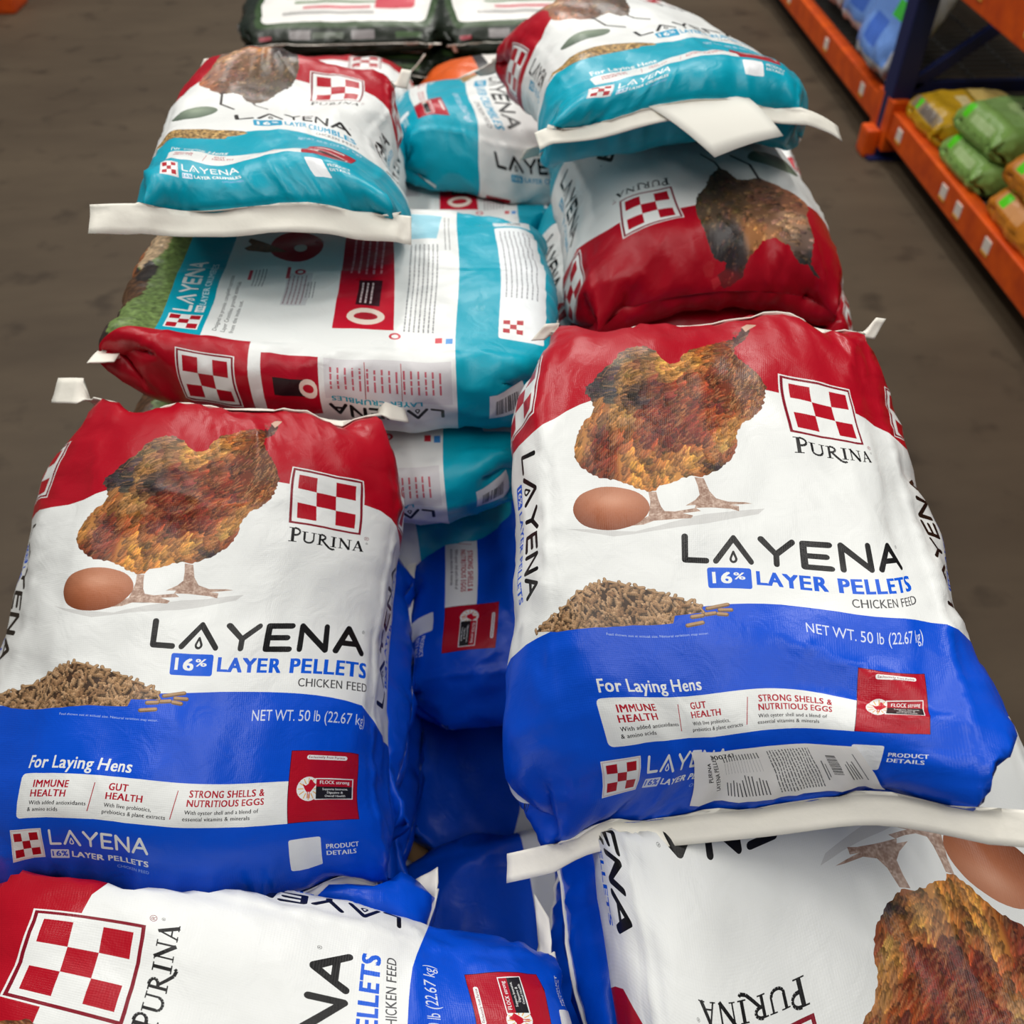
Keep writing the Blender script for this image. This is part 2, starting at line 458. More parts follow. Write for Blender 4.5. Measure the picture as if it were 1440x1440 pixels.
        for r, fn in enumerate(s.R):
            ids = [i for i in range(len(C)) if C[i] == -(r + 1)]
            m = np.isin(cid, ids)
            if not m.any(): continue
            vi = np.unique(T[m]); cc = np.zeros((len(XY), 3))
            sr = np.clip(fn(XY[vi, 0] * 1000, XY[vi, 1] * 1000), 0, 255) / 255.0
            cc[vi] = np.where(sr <= 0.04045, sr / 12.92, ((sr + 0.055) / 1.055) ** 2.4)
            cols[m] = cc[T[m]]
        s.XY, s.T, s.K = XY, T, cols
        print('art', len(XY), 'verts', len(T), 'tris')
        s.V = s.F = s.pts = None
        return s

def inside(X, Y, Q):
    ins = np.zeros(len(X), bool); n = len(Q)
    for i in range(n):
        x0, y0 = Q[i - 1]; x1, y1 = Q[i]
        if y0 == y1: continue
        c = ((y0 > Y) != (y1 > Y)) & (X < (x1 - x0) * (Y - y0) / (y1 - y0) + x0)
        ins ^= c
    return ins

# --- lettering and marks
LET = {'L': ([[(0, 1), (0, 0), (.72, 0)]], .72), 'A': ([[(0, 0), (.62, 1), (1.24, 0)]], 1.24), 'Y': ([[(0, 1), (.52, .42), (1.04, 1)], [(.52, .42), (.52, 0)]], 1.04),
       'E': ([[(.78, 1), (0, 1), (0, 0), (.78, 0)], [(0, .5), (.68, .5)]], .78), 'N': ([[(0, 0), (0, 1), (.92, 0), (.92, 1)]], .92), 'Z': ([[(0, 0), (.5, 1), (1.0, 0)], [(.22, .36), (.8, .36)]], 1.0)}
def layena(A, x, y, w, h, colr, layer=3, th=.195, reg=True):
    th_ = th * h; gaps = .36; tot = sum(LET[c][1] for c in 'LAYENZ') + gaps * 5
    kx = (w - th_) / tot; px = x + th_ / 2; kh = h - th_
    for n, c in enumerate('LAYENZ'):
        for P in LET[c][0]: A.stroke([(px + a * kx, y + th_ / 2 + b * kh) for a, b in P], th_, colr, layer)
        if n == 1 and h > 9:
            cx = px + .62 * kx; cy = y + .27 * kh; r = .13 * kh
            drop = [(cx + r * math.cos(t), cy - .05 * kh + r * math.sin(t)) for t in [math.radians(150 + 240 * k / 8) for k in range(9)]] + [(cx, cy + .27 * kh)]
            A.stroke(drop + [drop[0]], th_ * .42, colr, layer)
        px += (LET[c][1] + gaps) * kx
    if reg and h > 20: A.text('\u00ae', x + w - 3, y + h * .78, 3.2, colr, layer=layer)

def checker(A, x0, y0, x1, y1, layer=3, frame=True, line=DRED):
    w, h = x1 - x0, y1 - y0
    if frame:
        A.rect(x0 - .02 * w, y0 - .02 * h, x1 + .02 * w, y1 + .02 * h, WHITE, layer)
        A.rect(x0, y0, x1, y1, line, layer + 1)
        A.rect(x0 + .035 * w, y0 + .035 * h, x1 - .035 * w, y1 - .035 * h, WHITE, layer + 2)
        a, b = .1 * w, .1 * h
    else:
        A.rect(x0, y0, x1, y1, WHITE, layer); a, b = .05 * w, .05 * h
    cw, ch = (w - 2 * a) / 3, (h - 2 * b) / 3
    for i, j in ((0, 0), (2, 0), (1, 1), (0, 2), (2, 2)):
        A.rect(x0 + a + i * cw, y0 + b + j * ch, x0 + a + (i + 1) * cw, y0 + b + (j + 1) * ch, RED, layer + 3)

def purina(A, x, y, w, h, colr=BLACK, layer=3):
    kx = w / 6.05
    def R(ox, a, b, c, d, sc=1.0): A.rect(x + (ox + a) * kx, y + b * h * sc, x + (ox + c) * kx, y + d * h * sc, colr, layer)
    def S(ox, P, t, sc=1.0): A.stroke([(x + (ox + a) * kx, y + b * h * sc) for a, b in P], t * kx, colr, layer, cap=False)
    def arc(ox, cx, cy, rx, ry, a0, a1, t, sc=1.0, n=7):
        S(ox, [(cx + rx * math.cos(math.radians(a0 + (a1 - a0) * k / n)), cy + ry * math.sin(math.radians(a0 + (a1 - a0) * k / n))) for k in range(n + 1)], t, sc)
    sc = .80
    R(0, .18, 0, .40, 1); R(0, 0, 0, .58, .06); R(0, 0, .94, .5, 1); arc(0, .42, .73, .42, .25, -95, 95, .17)          # P
    R(1.0, .14, .3, .33, 1, sc); R(1.0, 0, .94, .5, 1, sc); R(1.0, .86, .3, .97, 1, sc); R(1.0, .72, .94, 1.12, 1, sc); arc(1.0, .55, .32, .34, .28, 180, 360, .15, sc)  # U
    R(2.2, .14, 0, .34, 1, sc); R(2.2, 0, 0, .5, .07, sc); R(2.2, 0, .93, .45, 1, sc); arc(2.2, .36, .74, .36, .23, -95, 95, .16, sc)
    S(2.2, [(.42, .52), (.78, .12), (1.05, -.16), (1.34, -.24), (1.42, -.14)], .17, sc)   # R with its swash
    R(3.3, .14, 0, .34, 1, sc); R(3.3, 0, 0, .48, .07, sc); R(3.3, 0, .93, .48, 1, sc)                                # I
    R(3.95, .14, 0, .24, 1, sc); R(3.95, 0, 0, .38, .06, sc); R(3.95, .82, 0, .92, 1, sc); R(3.95, .7, .94, 1.06, 1, sc); R(3.95, 0, .94, .3, 1, sc); S(3.95, [(.16, 1), (.88, 0)], .2, sc)   # N
    S(5.05, [(.14, 0), (.5, 1)], .1, sc); S(5.05, [(.46, 1), (.86, 0)], .2, sc); R(5.05, 0, 0, .34, .06, sc); R(5.05, .66, 0, 1.0, .06, sc); R(5.05, .24, .3, .72, .38, sc)   # A

HEN = [(33,548),(20,540),(7,523),(-7,517),(-19,511),(-32,501),(-44,492),(-51,481),(-55,471),(-64,467),(-74,471),(-81,479),(-91,484),(-102,484),(-111,480),(-121,471),(-124,462),(-137,451),(-141,443),(-149,438),(-148,430),(-142,427),(-139,420),(-137,418),(-140,410),(-147,404),(-152,396),(-157,381),(-157,372),(-150,364),(-141,357),(-128,352),(-115,351),(-103,346),(-93,341),(-88,339),(-81,340),(-78,345),(-67,347),(-56,352),(-46,353),(-39,352),(-25,358),(-10,367),(-3,375),(0,385),(0,392),(8,404),(19,412),(31,424),(36,439),(38,454),(32,467),(23,478),(14,489),(6,497),(5,507),(14,515),(22,526)]
LEGL = [(-87,339),(-86,329),(-87,321),(-88,314),(-97,309),(-103,304),(-93,305),(-84,309),(-67,310),(-52,311),(-50,314),(-60,316),(-43,319),(-47,322),(-66,318),(-75,319),(-78,324),(-80,332),(-81,339)]
LEGR = [(-46,352),(-44,344),(-43,335),(-47,330),(-57,324),(-47,325),(-48,322),(-37,323),(-28,323),(-13,322),(-5,320),(-5,325),(-13,326),(9,328),(1,329),(-16,329),(-27,332),(-33,339),(-38,351)]
EGG = [(-123.5 + 37.5 * math.cos(t) * .975 - 22.5 * math.sin(t) * .22, 321.5 + 37.5 * math.cos(t) * .22 * .62 + 22.5 * math.sin(t) * .985) for t in [2 * math.pi * k / 44 for k in range(44)]]
PILE = [(-215,198),(-201,204),(-186,211),(-170,223),(-158,232),(-143,239),(-131,243),(-117,241),(-103,239),(-86,233),(-67,227),(-51,220),(-46,212),(-60,211),(-73,210),(-76,203),(-87,202),(-113,201),(-140,197),(-167,194),(-189,193)]
SPILL = [(-42,216,-22,220),(-58,208,-47,209),(-44,210,-35,211),(-30,214,-19,214),(-32,210,-24,209),(-63,200,-48,202)]
THEN = [(-33,357),(-46,364),(-55,383),(-70,385),(-89,376),(-97,382),(-110,388),(-122,398),(-140,406),(-148,416),(-146,434),(-139,450),(-137,469),(-139,488),(-139,510),(-139,530),(-159,541),(-146,540),(-135,531),(-122,533),(-109,526),(-101,513),(-89,512),(-80,506),(-61,511),(-49,523),(-38,533),(-32,544),(-29,559),(-19,566),(-6,571),(5,564),(7,554),(-3,549),(-5,541),(13,534),(23,514),(27,497),(33,477),(29,451),(17,424),(0,405),(-12,382)]
# plumage: place, ink, feather direction (deg), feather length, gold-rim strength
def Z(x, y, c, d, l=16, rim=.3): return (x, y, c, d, l, rim)
MAHO, GOLD, TAN, SLATE, UMB, RUST = (116, 42, 24), (172, 112, 54), (190, 142, 90), (66, 54, 48), (84, 42, 22), (158, 76, 30)
PLUM = [Z(-6,517,(120,56,26),205,10), Z(-31,497,(150,84,34),215,13,.5), Z(-46,479,(196,140,66),215,16,.5), Z(9,483,(96,52,26),250,10,.6), Z(22,453,(94,54,28),255,11,.8), Z(28,430,(112,64,30),235,12,.8),
        Z(-8,458,(112,52,28),240,13,.6), Z(-27,429,(122,48,26),220,18,.4), Z(-14,412,(140,62,28),215,18,.4), Z(-40,447,(136,62,30),215,20,.4), Z(-64,466,(206,154,74),205,22,.4), Z(-86,461,(150,104,60),195,20,.5),
        Z(-96,480,(120,92,66),190,18,.8), Z(-97,493,(72,60,56),190,20,.5), Z(-127,466,(128,96,62),205,20,.9), Z(-125,450,(62,50,46),205,22,.5), Z(-130,433,(58,52,52),190,20,.2), Z(-94,429,(70,58,56),195,26,.15),
        Z(-71,439,(116,50,32),205,24,.25), Z(-109,446,(160,116,58),215,20,.8), Z(-133,414,(160,104,48),235,18,.4), Z(-102,413,(196,148,80),225,18,.2), Z(-80,412,(132,52,28),220,22,.3), Z(-148,386,(178,124,60),240,16,.4),
        Z(-127,385,(110,44,30),230,18,.3), Z(-103,392,(160,92,40),230,18,.3), Z(-81,391,(118,42,28),225,22,.3), Z(-59,398,(120,44,28),220,22,.3), Z(-39,389,(128,50,28),220,20,.4), Z(-128,366,(126,60,34),235,16,.3),
        Z(-98,369,(190,128,52),245,18,.3), Z(-85,353,(196,134,54),255,16,.3), Z(-63,360,(194,136,60),240,18,.3), Z(-76,376,(170,104,44),235,20,.3), Z(-40,373,(196,140,66),215,18,.5), Z(-26,372,(160,96,44),215,18,.5),
        Z(-10,384,(204,150,74),215,16,.6), Z(-25,364,(48,40,36),200,14,.1), Z(-34,358,(150,88,40),205,16,.3), Z(-1,399,(176,122,62),225,14,.5), Z(4,523,(70,32,22),200,8,.2), Z(-5,378,(132,66,36),230,14,.4)]
TPLUM = [Z(0,560,(120,36,36),90,8,.2), Z(-5,535,(46,40,38),260,10,.2), Z(-7,516,(50,44,40),250,12,.2), Z(15,470,(86,72,52),250,14,.4), Z(-28,443,(96,76,50),230,18,.4), Z(-55,470,(120,88,58),215,16,.5), Z(-92,427,(112,82,60),215,20,.5),
         Z(-116,475,(176,142,104),200,18,.5), Z(-130,500,(120,100,80),190,20,.5), Z(-140,525,(64,60,54),170,20,.3), Z(-118,435,(140,96,66),215,18,.4), Z(-140,412,(168,110,72),225,14,.3), Z(-40,395,(84,66,48),245,16,.3), Z(-50,505,(170,120,70),240,12,.6), Z(0,420,(80,68,52),250,14,.4)]

def plumage(P, zones, n, seed, dx, ls=1.0):
    zx = np.array([z[0] for z in zones], float); zy = np.array([z[1] for z in zones], float); zc = np.array([z[2] for z in zones], float)
    zd = np.radians([z[3] for z in zones]); zl = np.array([z[4] for z in zones], float); zr = np.array([z[5] for z in zones])
    def near(x, y, p=3.0):
        w = 1 / ((x[:, None] - zx) ** 2 + (y[:, None] - zy) ** 2 + 12) ** p
        return w / w.sum(1, keepdims=True)
    rng = np.random.default_rng(seed)
    Q = np.array(P, float); x0, y0 = Q.min(0); x1, y1 = Q.max(0)
    fx = rng.uniform(x0, x1, n * 3); fy = rng.uniform(y0, y1, n * 3); k = inside(fx, fy, Q); fx, fy = fx[k][:n], fy[k][:n]
    w = near(fx, fy); fc = w @ zc; fd = np.arctan2(w @ np.sin(zd), w @ np.cos(zd)) + rng.normal(0, .16, len(fx)); fl = (w @ zl) * rng.uniform(.6, 1.5, len(fx)) * ls; fr = w @ zr
    fc = fc * (1 + rng.normal(0, .18, (len(fx), 1))) + rng.normal(0, 5, (len(fx), 3))
    order = np.argsort(fx + fy * .9); hq = rng.permutation(len(fx)); hr = rng.random(len(fx))
    def fn(X, Y):
        X = X - dx
        out = near(X, Y) @ zc
        for i in order:
            m = np.nonzero((np.abs(X - fx[i]) < fl[i]) & (np.abs(Y - fy[i]) < fl[i]))[0]
            if not len(m): continue
            c, s = math.cos(fd[i]), math.sin(fd[i])
            a = (X[m] - fx[i]) * c + (Y[m] - fy[i]) * s; b = -(X[m] - fx[i]) * s + (Y[m] - fy[i]) * c
            t = a / fl[i] + .5; hw = fl[i] * .20 * np.sqrt(np.clip(t * (1.02 - t) * 4, 0, 1)); k = (t > 0) & (t < 1) & (np.abs(b) < hw)
            m = m[k]; t = t[k]; b = b[k]; hw = hw[k]
            if not len(m): continue
            e = np.abs(b) / (hw + 1e-6)
            cc = fc[i] * (1.22 - .52 * t[:, None])
            st = np.sin(b * 4.2 + i) * .14 + np.sin(b * 2.1 + t * 7 + i * 2) * .12
            cc = cc * (1 + st[:, None])
            rim = np.clip((e - .72) / .28, 0, 1) * np.clip((t - .35) * 2.2, 0, 1) * fr[i] + np.clip(1 - np.abs(b) / .5, 0, 1) * .3 * fr[i]
            cc = cc * (1 - rim[:, None]) + np.array((216, 160, 84)) * rim[:, None]
            sh = np.clip((t - .86) / .14, 0, 1) * .25 * (1 - rim); cc = cc * (1 - sh[:, None])
            out[m] = cc * .92 + out[m] * .08
        for j in range(n // 2):          # fine pale feather shafts and edges
            i = hq[j]; c, s = math.cos(fd[i]), math.sin(fd[i]); ln = 5 + 8 * hr[j]
            m = np.nonzero((np.abs(X - fx[i]) < ln) & (np.abs(Y - fy[i]) < ln))[0]
            if not len(m): continue
            a = (X[m] - fx[i]) * c + (Y[m] - fy[i]) * s; b = -(X[m] - fx[i]) * s + (Y[m] - fy[i]) * c + .012 * a * a * (1 if i % 2 else -1)
            k = np.clip(1 - np.abs(b) / .75, 0, 1) * (np.abs(a) < ln / 2) * (.25 + .5 * fr[i])
            out[m] = out[m] * (1 - k[:, None]) + np.array((212, 158, 96)) * k[:, None]
        return np.clip(out * np.array((1.0, .97, 1.06)), 0, 255)
    return fn

def ragged(P, seed):
    r = random.Random(seed); Q = []
    for a, b in zip(P, P[1:] + P[:1]):
        d = math.hypot(b[0] - a[0], b[1] - a[1]); m = max(1, int(d / 2.2)); nx, ny = -(b[1] - a[1]) / (d + 1e-6), (b[0] - a[0]) / (d + 1e-6)
        for k in range(m):
            o = r.uniform(-.9, 1.3) if (k or m == 1) else 0
            Q.append((a[0] + (b[0] - a[0]) * k / m + nx * o, a[1] + (b[1] - a[1]) * k / m + ny * o))
    return Q
def leg_ink(dx, c1=(208, 184, 168), c2=(146, 114, 98)):
    def fn(X, Y):
        n = perlin(X / 2.2, Y / 1.3, 5) * .8 + perlin(X / 6., Y / 6., 8) * .5 + .45
        n = np.clip(n, 0, 1)[:, None]
        return np.array(c2) * (1 - n) + np.array(c1) * n
    return fn
def egg_ink(cx, cy, dx, lo, mid, hi):
    def fn(X, Y):
        a = ((X - dx) - cx) / 38.; b = (Y - cy) / 25.
        t = np.clip(.52 + .42 * b + .12 * a + .03 * perlin(X / 1.6, Y / 1.6, 3), 0, 1)
        g = np.exp(-((a - .1) ** 2 / .22 + (b - .42) ** 2 / .1)) * .35
        edge = np.clip(a * a + b * b, 0, 1.2)
        c = np.array(lo) * (1 - t[:, None]) + np.array(mid) * t[:, None]
        c = c * (1 - g[:, None]) + np.array(hi) * g[:, None]
        return c * (1.06 - .16 * edge[:, None])
    return fn
def pellet_ink(P, dx, seed, n, ln, wd_, tones, dark):
    rng = np.random.default_rng(seed); Q = np.array(P, float); x0, y0 = Q.min(0); x1, y1 = Q.max(0)
    px = rng.uniform(x0, x1, n); py = rng.uniform(y0, y1, n); o = np.argsort(-py); px, py = px[o], py[o]
    pa = rng.uniform(0, math.pi, n); pl = rng.uniform(.55, 1.2, n) * ln; tone = np.array(tones)[rng.integers(0, len(tones), n)]
    def fn(X, Y):
        X = X - dx; out = np.zeros((len(X), 3)) + np.array(dark)
        for i in range(n):
            m = np.nonzero((np.abs(X - px[i]) < ln) & (np.abs(Y - py[i]) < ln))[0]
            c, s = math.cos(pa[i]), math.sin(pa[i]); a = (X[m] - px[i]) * c + (Y[m] - py[i]) * s; b = -(X[m] - px[i]) * s + (Y[m] - py[i]) * c
            k = (np.abs(a) < pl[i] / 2) & (np.abs(b) < wd_); m = m[k]
            if not len(m): continue
            lit = b[k] / wd_ * math.copysign(1, c)
            end = np.clip((np.abs(a[k]) - pl[i] / 2 + 1.1), 0, 1)
            out[m] = tone[i] * (.84 + .26 * lit - .25 * (lit < -.55))[:, None] * (1 + .12 * end[:, None]) * (1 + .10 * np.sin(a[k] * 3 + i))[:, None]
        return out
    return fn

def arch(A, pts, up, colr, layer=1):
    """coloured zone above / below a curve"""
    x = np.array([p[0] for p in pts], float); y = np.array([p[1] for p in pts], float)
    xs = np.linspace(x[0], x[-1], 70)
    ys = np.interp(xs, x, y)
    k = np.ones(5) / 5; yp = np.convolve(np.pad(ys, 2, mode='edge'), k, 'valid')
    e = L * 1000 if up else 0
    A.poly([(float(a), float(b)) for a, b in zip(xs, yp)] + [(float(x[-1]), e), (float(x[0]), e)], colr, layer)

def bars(A, x0, y0, x1, y1, seed, colr=BLACK, layer=5, vert=True):
    r = random.Random(seed); p = x0 if vert else y0; e = x1 if vert else y1
    while p < e:
        w = r.choice((.5, .8, 1.2, 1.7))
        if p + w > e: break
        if vert: A.rect(p, y0, p + w, y1, colr, layer)
        else: A.rect(x0, p, x1, p + w, colr, layer)
        p += w + r.choice((.6, .9, 1.4))
def fineprint(A, x0, y0, x1, y1, pitch, th, colr, layer=5, seed=1):
    """rows too small to read in the photo: short ink dashes"""
    r = random.Random(seed); y = y1 - th
    while y > y0:
        x = x0
        while x < x1 - 1:
            w = r.uniform(1.5, 5.5) * th
            A.rect(x, y, min(x + w, x1), y + th, colr, layer); x += w + .7 * th
        y -= pitch

def front_art(blue=True, hen=True, hen_step=1.05, fine=True, plain=False, step=9.0):
    A = Art(-PER * 500, step=step); D = 9.0
    main = BLUE if blue else TEAL; sub = TBLUE if blue else (0, 150, 190)
    e = PER * 500
    arch(A, [(-e, 400), (-192, 400), (-180, 406), (-130, 427), (-60, 441), (0, 448), (60, 450), (130, 445), (180, 432), (196, 420), (204, 402), (e, 400)], True, RED)
    arch(A, [(-e, 190), (-200, 190), (-188, 194), (-150, 203), (-70, 215), (0, 222), (70, 224), (150, 218), (184, 210), (196, 200), (206, 192), (e, 190)], False, main)
    # gussets
    for sgn in (-1, 1):
        xc = sgn * (W * 500 + GG * 500)
        checker(A.at(), sgn * 237 - 36, 420, sgn * 237 + 36, 492)
        # words run along the gusset, their tops towards the front panel
        if sgn < 0: A.at(-248, 385, -math.pi / 2)
        else: A.at(248, 225, math.pi / 2)
        layena(A, 0, 22, 150, 24, BLACK, reg=False)
        if not plain:
            A.rect(24, 6, 46, 18, sub, 3, 2); A.text('16%', 27, 8.5, 7, WHITE, w=16, bold=.02, layer=4)
            A.text('LAYER PELLETS' if blue else 'LAYER CRUMBLES', 50, 8, 8, sub, w=98, bold=.03)
        A.at()
        if not plain: A.rect(xc + 20 if sgn > 0 else xc - 58, 205, xc + 58 if sgn > 0 else xc - 20, 250, RED, 3)
        A.rect(xc + (22 if sgn > 0 else -30), 60, xc + (30 if sgn > 0 else -22), 110, WHITE, 3)
        if fine: bars(A, xc + (10 if sgn > 0 else -42), 64, xc + (22 if sgn > 0 else -30), 106, 3, vert=False)
    A.at(D, 0)
    checker(A, 52, 398, 130, 473)
    if plain:
        layena(A, -62, 265, 212, 30, BLACK, reg=False)
        return A.bake()
    A.text('\u00ae', 134, 392, 4.5, DRED)
    purina(A, 53, 377, 82, 16)
    A.text('\u00ae', 136, 387, 2.2, BLACK)
    layena(A, -62, 265, 212, 30, BLACK)
    A.rect(-39, 238, 4, 261, sub, 3, 2.5)
    A.text('16', -34, 243.5, 12, WHITE, w=19, bold=.035, layer=4); A.text('%', -13, 248, 7.5, WHITE, w=11, bold=.02, layer=4)
    A.text('LAYER PELLETS' if blue else 'LAYER CRUMBLES', 9, 243, 14.5, sub, w=145, bold=.04)
    A.text('CHICKEN FEED', 155, 229, 8.6, GREY, w=68, bold=.014, al='R')
    A.text('NET WT. 50 lb (22.67 kg)', 155, 194, 11, (206, 214, 232), w=108, al='R')
    if fine: A.text('Feed shown not at actual size. Natural variation may occur.', -140, 190, 2.1, (170, 190, 228), w=96, layer=3)
    A.text('For Laying Hens', -160, 140, 11, WHITE, w=99, bold=.02, shear=.06)
    A.rect(-164, 95, 100, 135, WHITE, 3, 4)
    A.rect(88, 95, 152, 165, (60, 10, 40), 4); A.rect(88.6, 95.6, 151.4, 164.4, (172, 12, 36), 5)
    H = (172, 14, 40)
    A.text('IMMUNE', -149, 122.5, 6.2, H, w=35, bold=.03, layer=4); A.text('HEALTH', -150.5, 114, 6.2, H, w=35, bold=.03, layer=4)
    A.text('GUT', -78, 122.5, 6.2, H, w=17.5, bold=.03, layer=4); A.text('HEALTH', -79.5, 114, 6.2, H, w=34, bold=.03, layer=4)
    A.text('STRONG SHELLS &', -4, 122.5, 6.2, H, w=71, bold=.03, layer=4); A.text('NUTRITIOUS EGGS', -5, 114, 6.2, H, w=72, bold=.03, layer=4)
    K = (34, 32, 34)
    if fine:
        for t, x, y, w in (('With added antioxidants', -151, 107, 55), ('& amino acids', -152, 101.3, 31), ('With live probiotics,', -80, 107, 43), ('prebiotics & plant extracts', -81, 101.3, 58), ('With oyster shell and a blend of', -6, 107, 68), ('essential vitamins & minerals', -7, 101.3, 62)):
            A.text(t, x, y, 3.5, K, w=w, bold=.02, layer=4)
    for x in (-90, -15): A.stroke([(x, 128), (x - 4, 102)], .9, H, 4, cap=False)
    # red supporting panel: pill, hen badge and caption boxes
    A.rect(102, 156, 139, 160.5, WHITE, 6, 2); A.text('Exclusively from Purina', 104, 157.3, 2.3, DRED, w=33, bold=.02, layer=7)
    A.ell(106, 127, 10.5, 12, WHITE, 6)
    for k in range(12):
        t = k * math.pi / 6; A.stroke([(106 + 5 * math.cos(t), 127 + 5 * math.sin(t)), (106 + 9.6 * math.cos(t), 127 + 11 * math.sin(t))], .9, (222, 170, 90), 7, cap=False)
    A.poly([(100, 132), (102, 127), (104, 124), (108, 124), (111, 128), (113, 131), (110, 134), (109, 136), (107, 136), (106, 132), (103, 130)], (190, 16, 40), 8)
    A.stroke([(105, 124), (105, 118)], .8, (190, 16, 40), 8); A.stroke([(107, 124), (107, 118)], .8, (190, 16, 40), 8)
    A.rect(112, 116, 147, 137.5, WHITE, 6); A.rect(113, 129, 146, 136.5, (172, 12, 36), 7); A.rect(113, 117, 146, 129, (30, 28, 30), 7)
    A.text('FLOCK strong', 116, 131.5, 3.4, WHITE, w=27, bold=.02, layer=8)
    if fine:
        for t, y in (('Supports Immune,', 125.4), ('Digestive &', 122), ('Overall Health', 118.6)): A.text(t, 130, y, 2.1, WHITE, w=None, bold=.01, al='C', layer=8)
    # foot row
    checker(A, -172, 52, -140, 84, layer=3, line=(214, 196, 200))
    layena(A, -132, 66, 95, 17, WHITE, th=.15, reg=False)
    A.rect(-132, 51, -114, 61, (214, 220, 236), 3, 1); A.text('16%', -130.5, 53, 6, main, w=15, bold=.03, layer=4)
    A.text('LAYER PELLETS' if blue else 'LAYER CRUMBLES', -111, 53, 6.2, WHITE, w=74, bold=.035)
    A.text('CHICKEN FEED', -37, 45, 3.4, (150, 178, 230), w=31, al='R')
    A.rect(88, 46, 116, 80, (232, 234, 236), 3, 2)
    A.text('PRODUCT', 120, 66, 5, WHITE, w=30, bold=.025); A.text('DETAILS', 120, 58.5, 5, WHITE, w=27, bold=.025)
    # pictures: bird, egg, heap of feed
    if hen:
        A.at(D, 0)
        P = ragged(HEN if blue else THEN, 3)
        A.raster(P, plumage(P, PLUM if blue else TPLUM, 1150 if blue else 300, 4, D, .72 if blue else .8), 6, hen_step)
        if blue:
            A.raster(LEGL, leg_ink(D), 7, 1.3); A.raster(LEGR, leg_ink(D), 7, 1.3)
            A.raster(EGG, egg_ink(-123, 320, D, (120, 58, 30), (206, 140, 108), (232, 190, 168)), 8, 1.6)
            A.poly([(8, 528), (14, 531), (11, 535), (5, 533)], (150, 40, 34), 9); A.ell(6, 524, 1.6, 1.6, (20, 14, 12), 10, 10)
            A.poly([(20, 531), (34, 541), (37, 545), (26, 545), (18, 540)], (196, 160, 140), 9)
            A.poly([(-170, 300), (-120, 292), (-40, 306), (14, 318), (20, 324), (-40, 316), (-100, 298)], (206, 206, 204), 2)
        else:
            A.stroke([(-36, 362), (-30, 345), (-12, 326)], 4, (52, 44, 42), 7); A.stroke([(-88, 378), (-84, 345), (-62, 322)], 4, (52, 44, 42), 7)
            A.raster([(-88 + 44 * math.cos(t) * .93, 325 + 21 * math.sin(t) - 6 * math.cos(t)) if False else (-130 + 44 * math.cos(t), 318 + 20 * math.sin(t) + 7 * math.cos(t)) for t in [2 * math.pi * k / 20 for k in range(20)]],
                     egg_ink(-130, 318, D, (84, 98, 84), (140, 154, 134), (176, 186, 164)), 8, 2.4)
            A.poly([(12, 540), (22, 536), (30, 545), (24, 556), (14, 556)], (176, 30, 40), 8); A.poly([(0, 566), (10, 576) if False else (10, 572), (16, 560), (6, 556)], (190, 40, 50), 8)
    if blue:
        A.raster(PILE, pellet_ink(PILE, D, 7, 520, 11.0, 1.9, ((168, 132, 96), (150, 116, 82), (184, 148, 112), (138, 104, 74)), (64, 46, 34)), 6, 1.0)
        rr = random.Random(8)
        for k in range(len(PILE) - 9):
            for q in range(3):
                t = (q + rr.random()) / 3; x = PILE[k][0] + (PILE[k + 1][0] - PILE[k][0]) * t; y = PILE[k][1] + (PILE[k + 1][1] - PILE[k][1]) * t; a = rr.uniform(-.4, 2.2); ln = rr.uniform(2, 4)
                A.stroke([(x - ln * math.cos(a), y - ln * math.sin(a)), (x + ln * math.cos(a), y + ln * math.sin(a))], 3.6, (122, 94, 66), 5); A.stroke([(x - ln * math.cos(a), y + .6 - ln * math.sin(a)), (x + ln * math.cos(a), y + .6 + ln * math.sin(a))], 2.2, (176, 142, 106), 5)
        for x0, y0, x1, y1 in SPILL:
            A.stroke([(x0, y0), (x1, y1)], 4.2, (112, 86, 60), 6); A.stroke([(x0, y0 + .7), (x1, y1 + .7)], 2.4, (172, 138, 102), 7)
    else:
        A.raster(PILE, pellet_ink(PILE, D, 7, 420, 6.0, 2.2, ((190, 152, 92), (176, 138, 80), (204, 168, 108)), (120, 92, 52)), 6, 2.2)
    return A.bake()

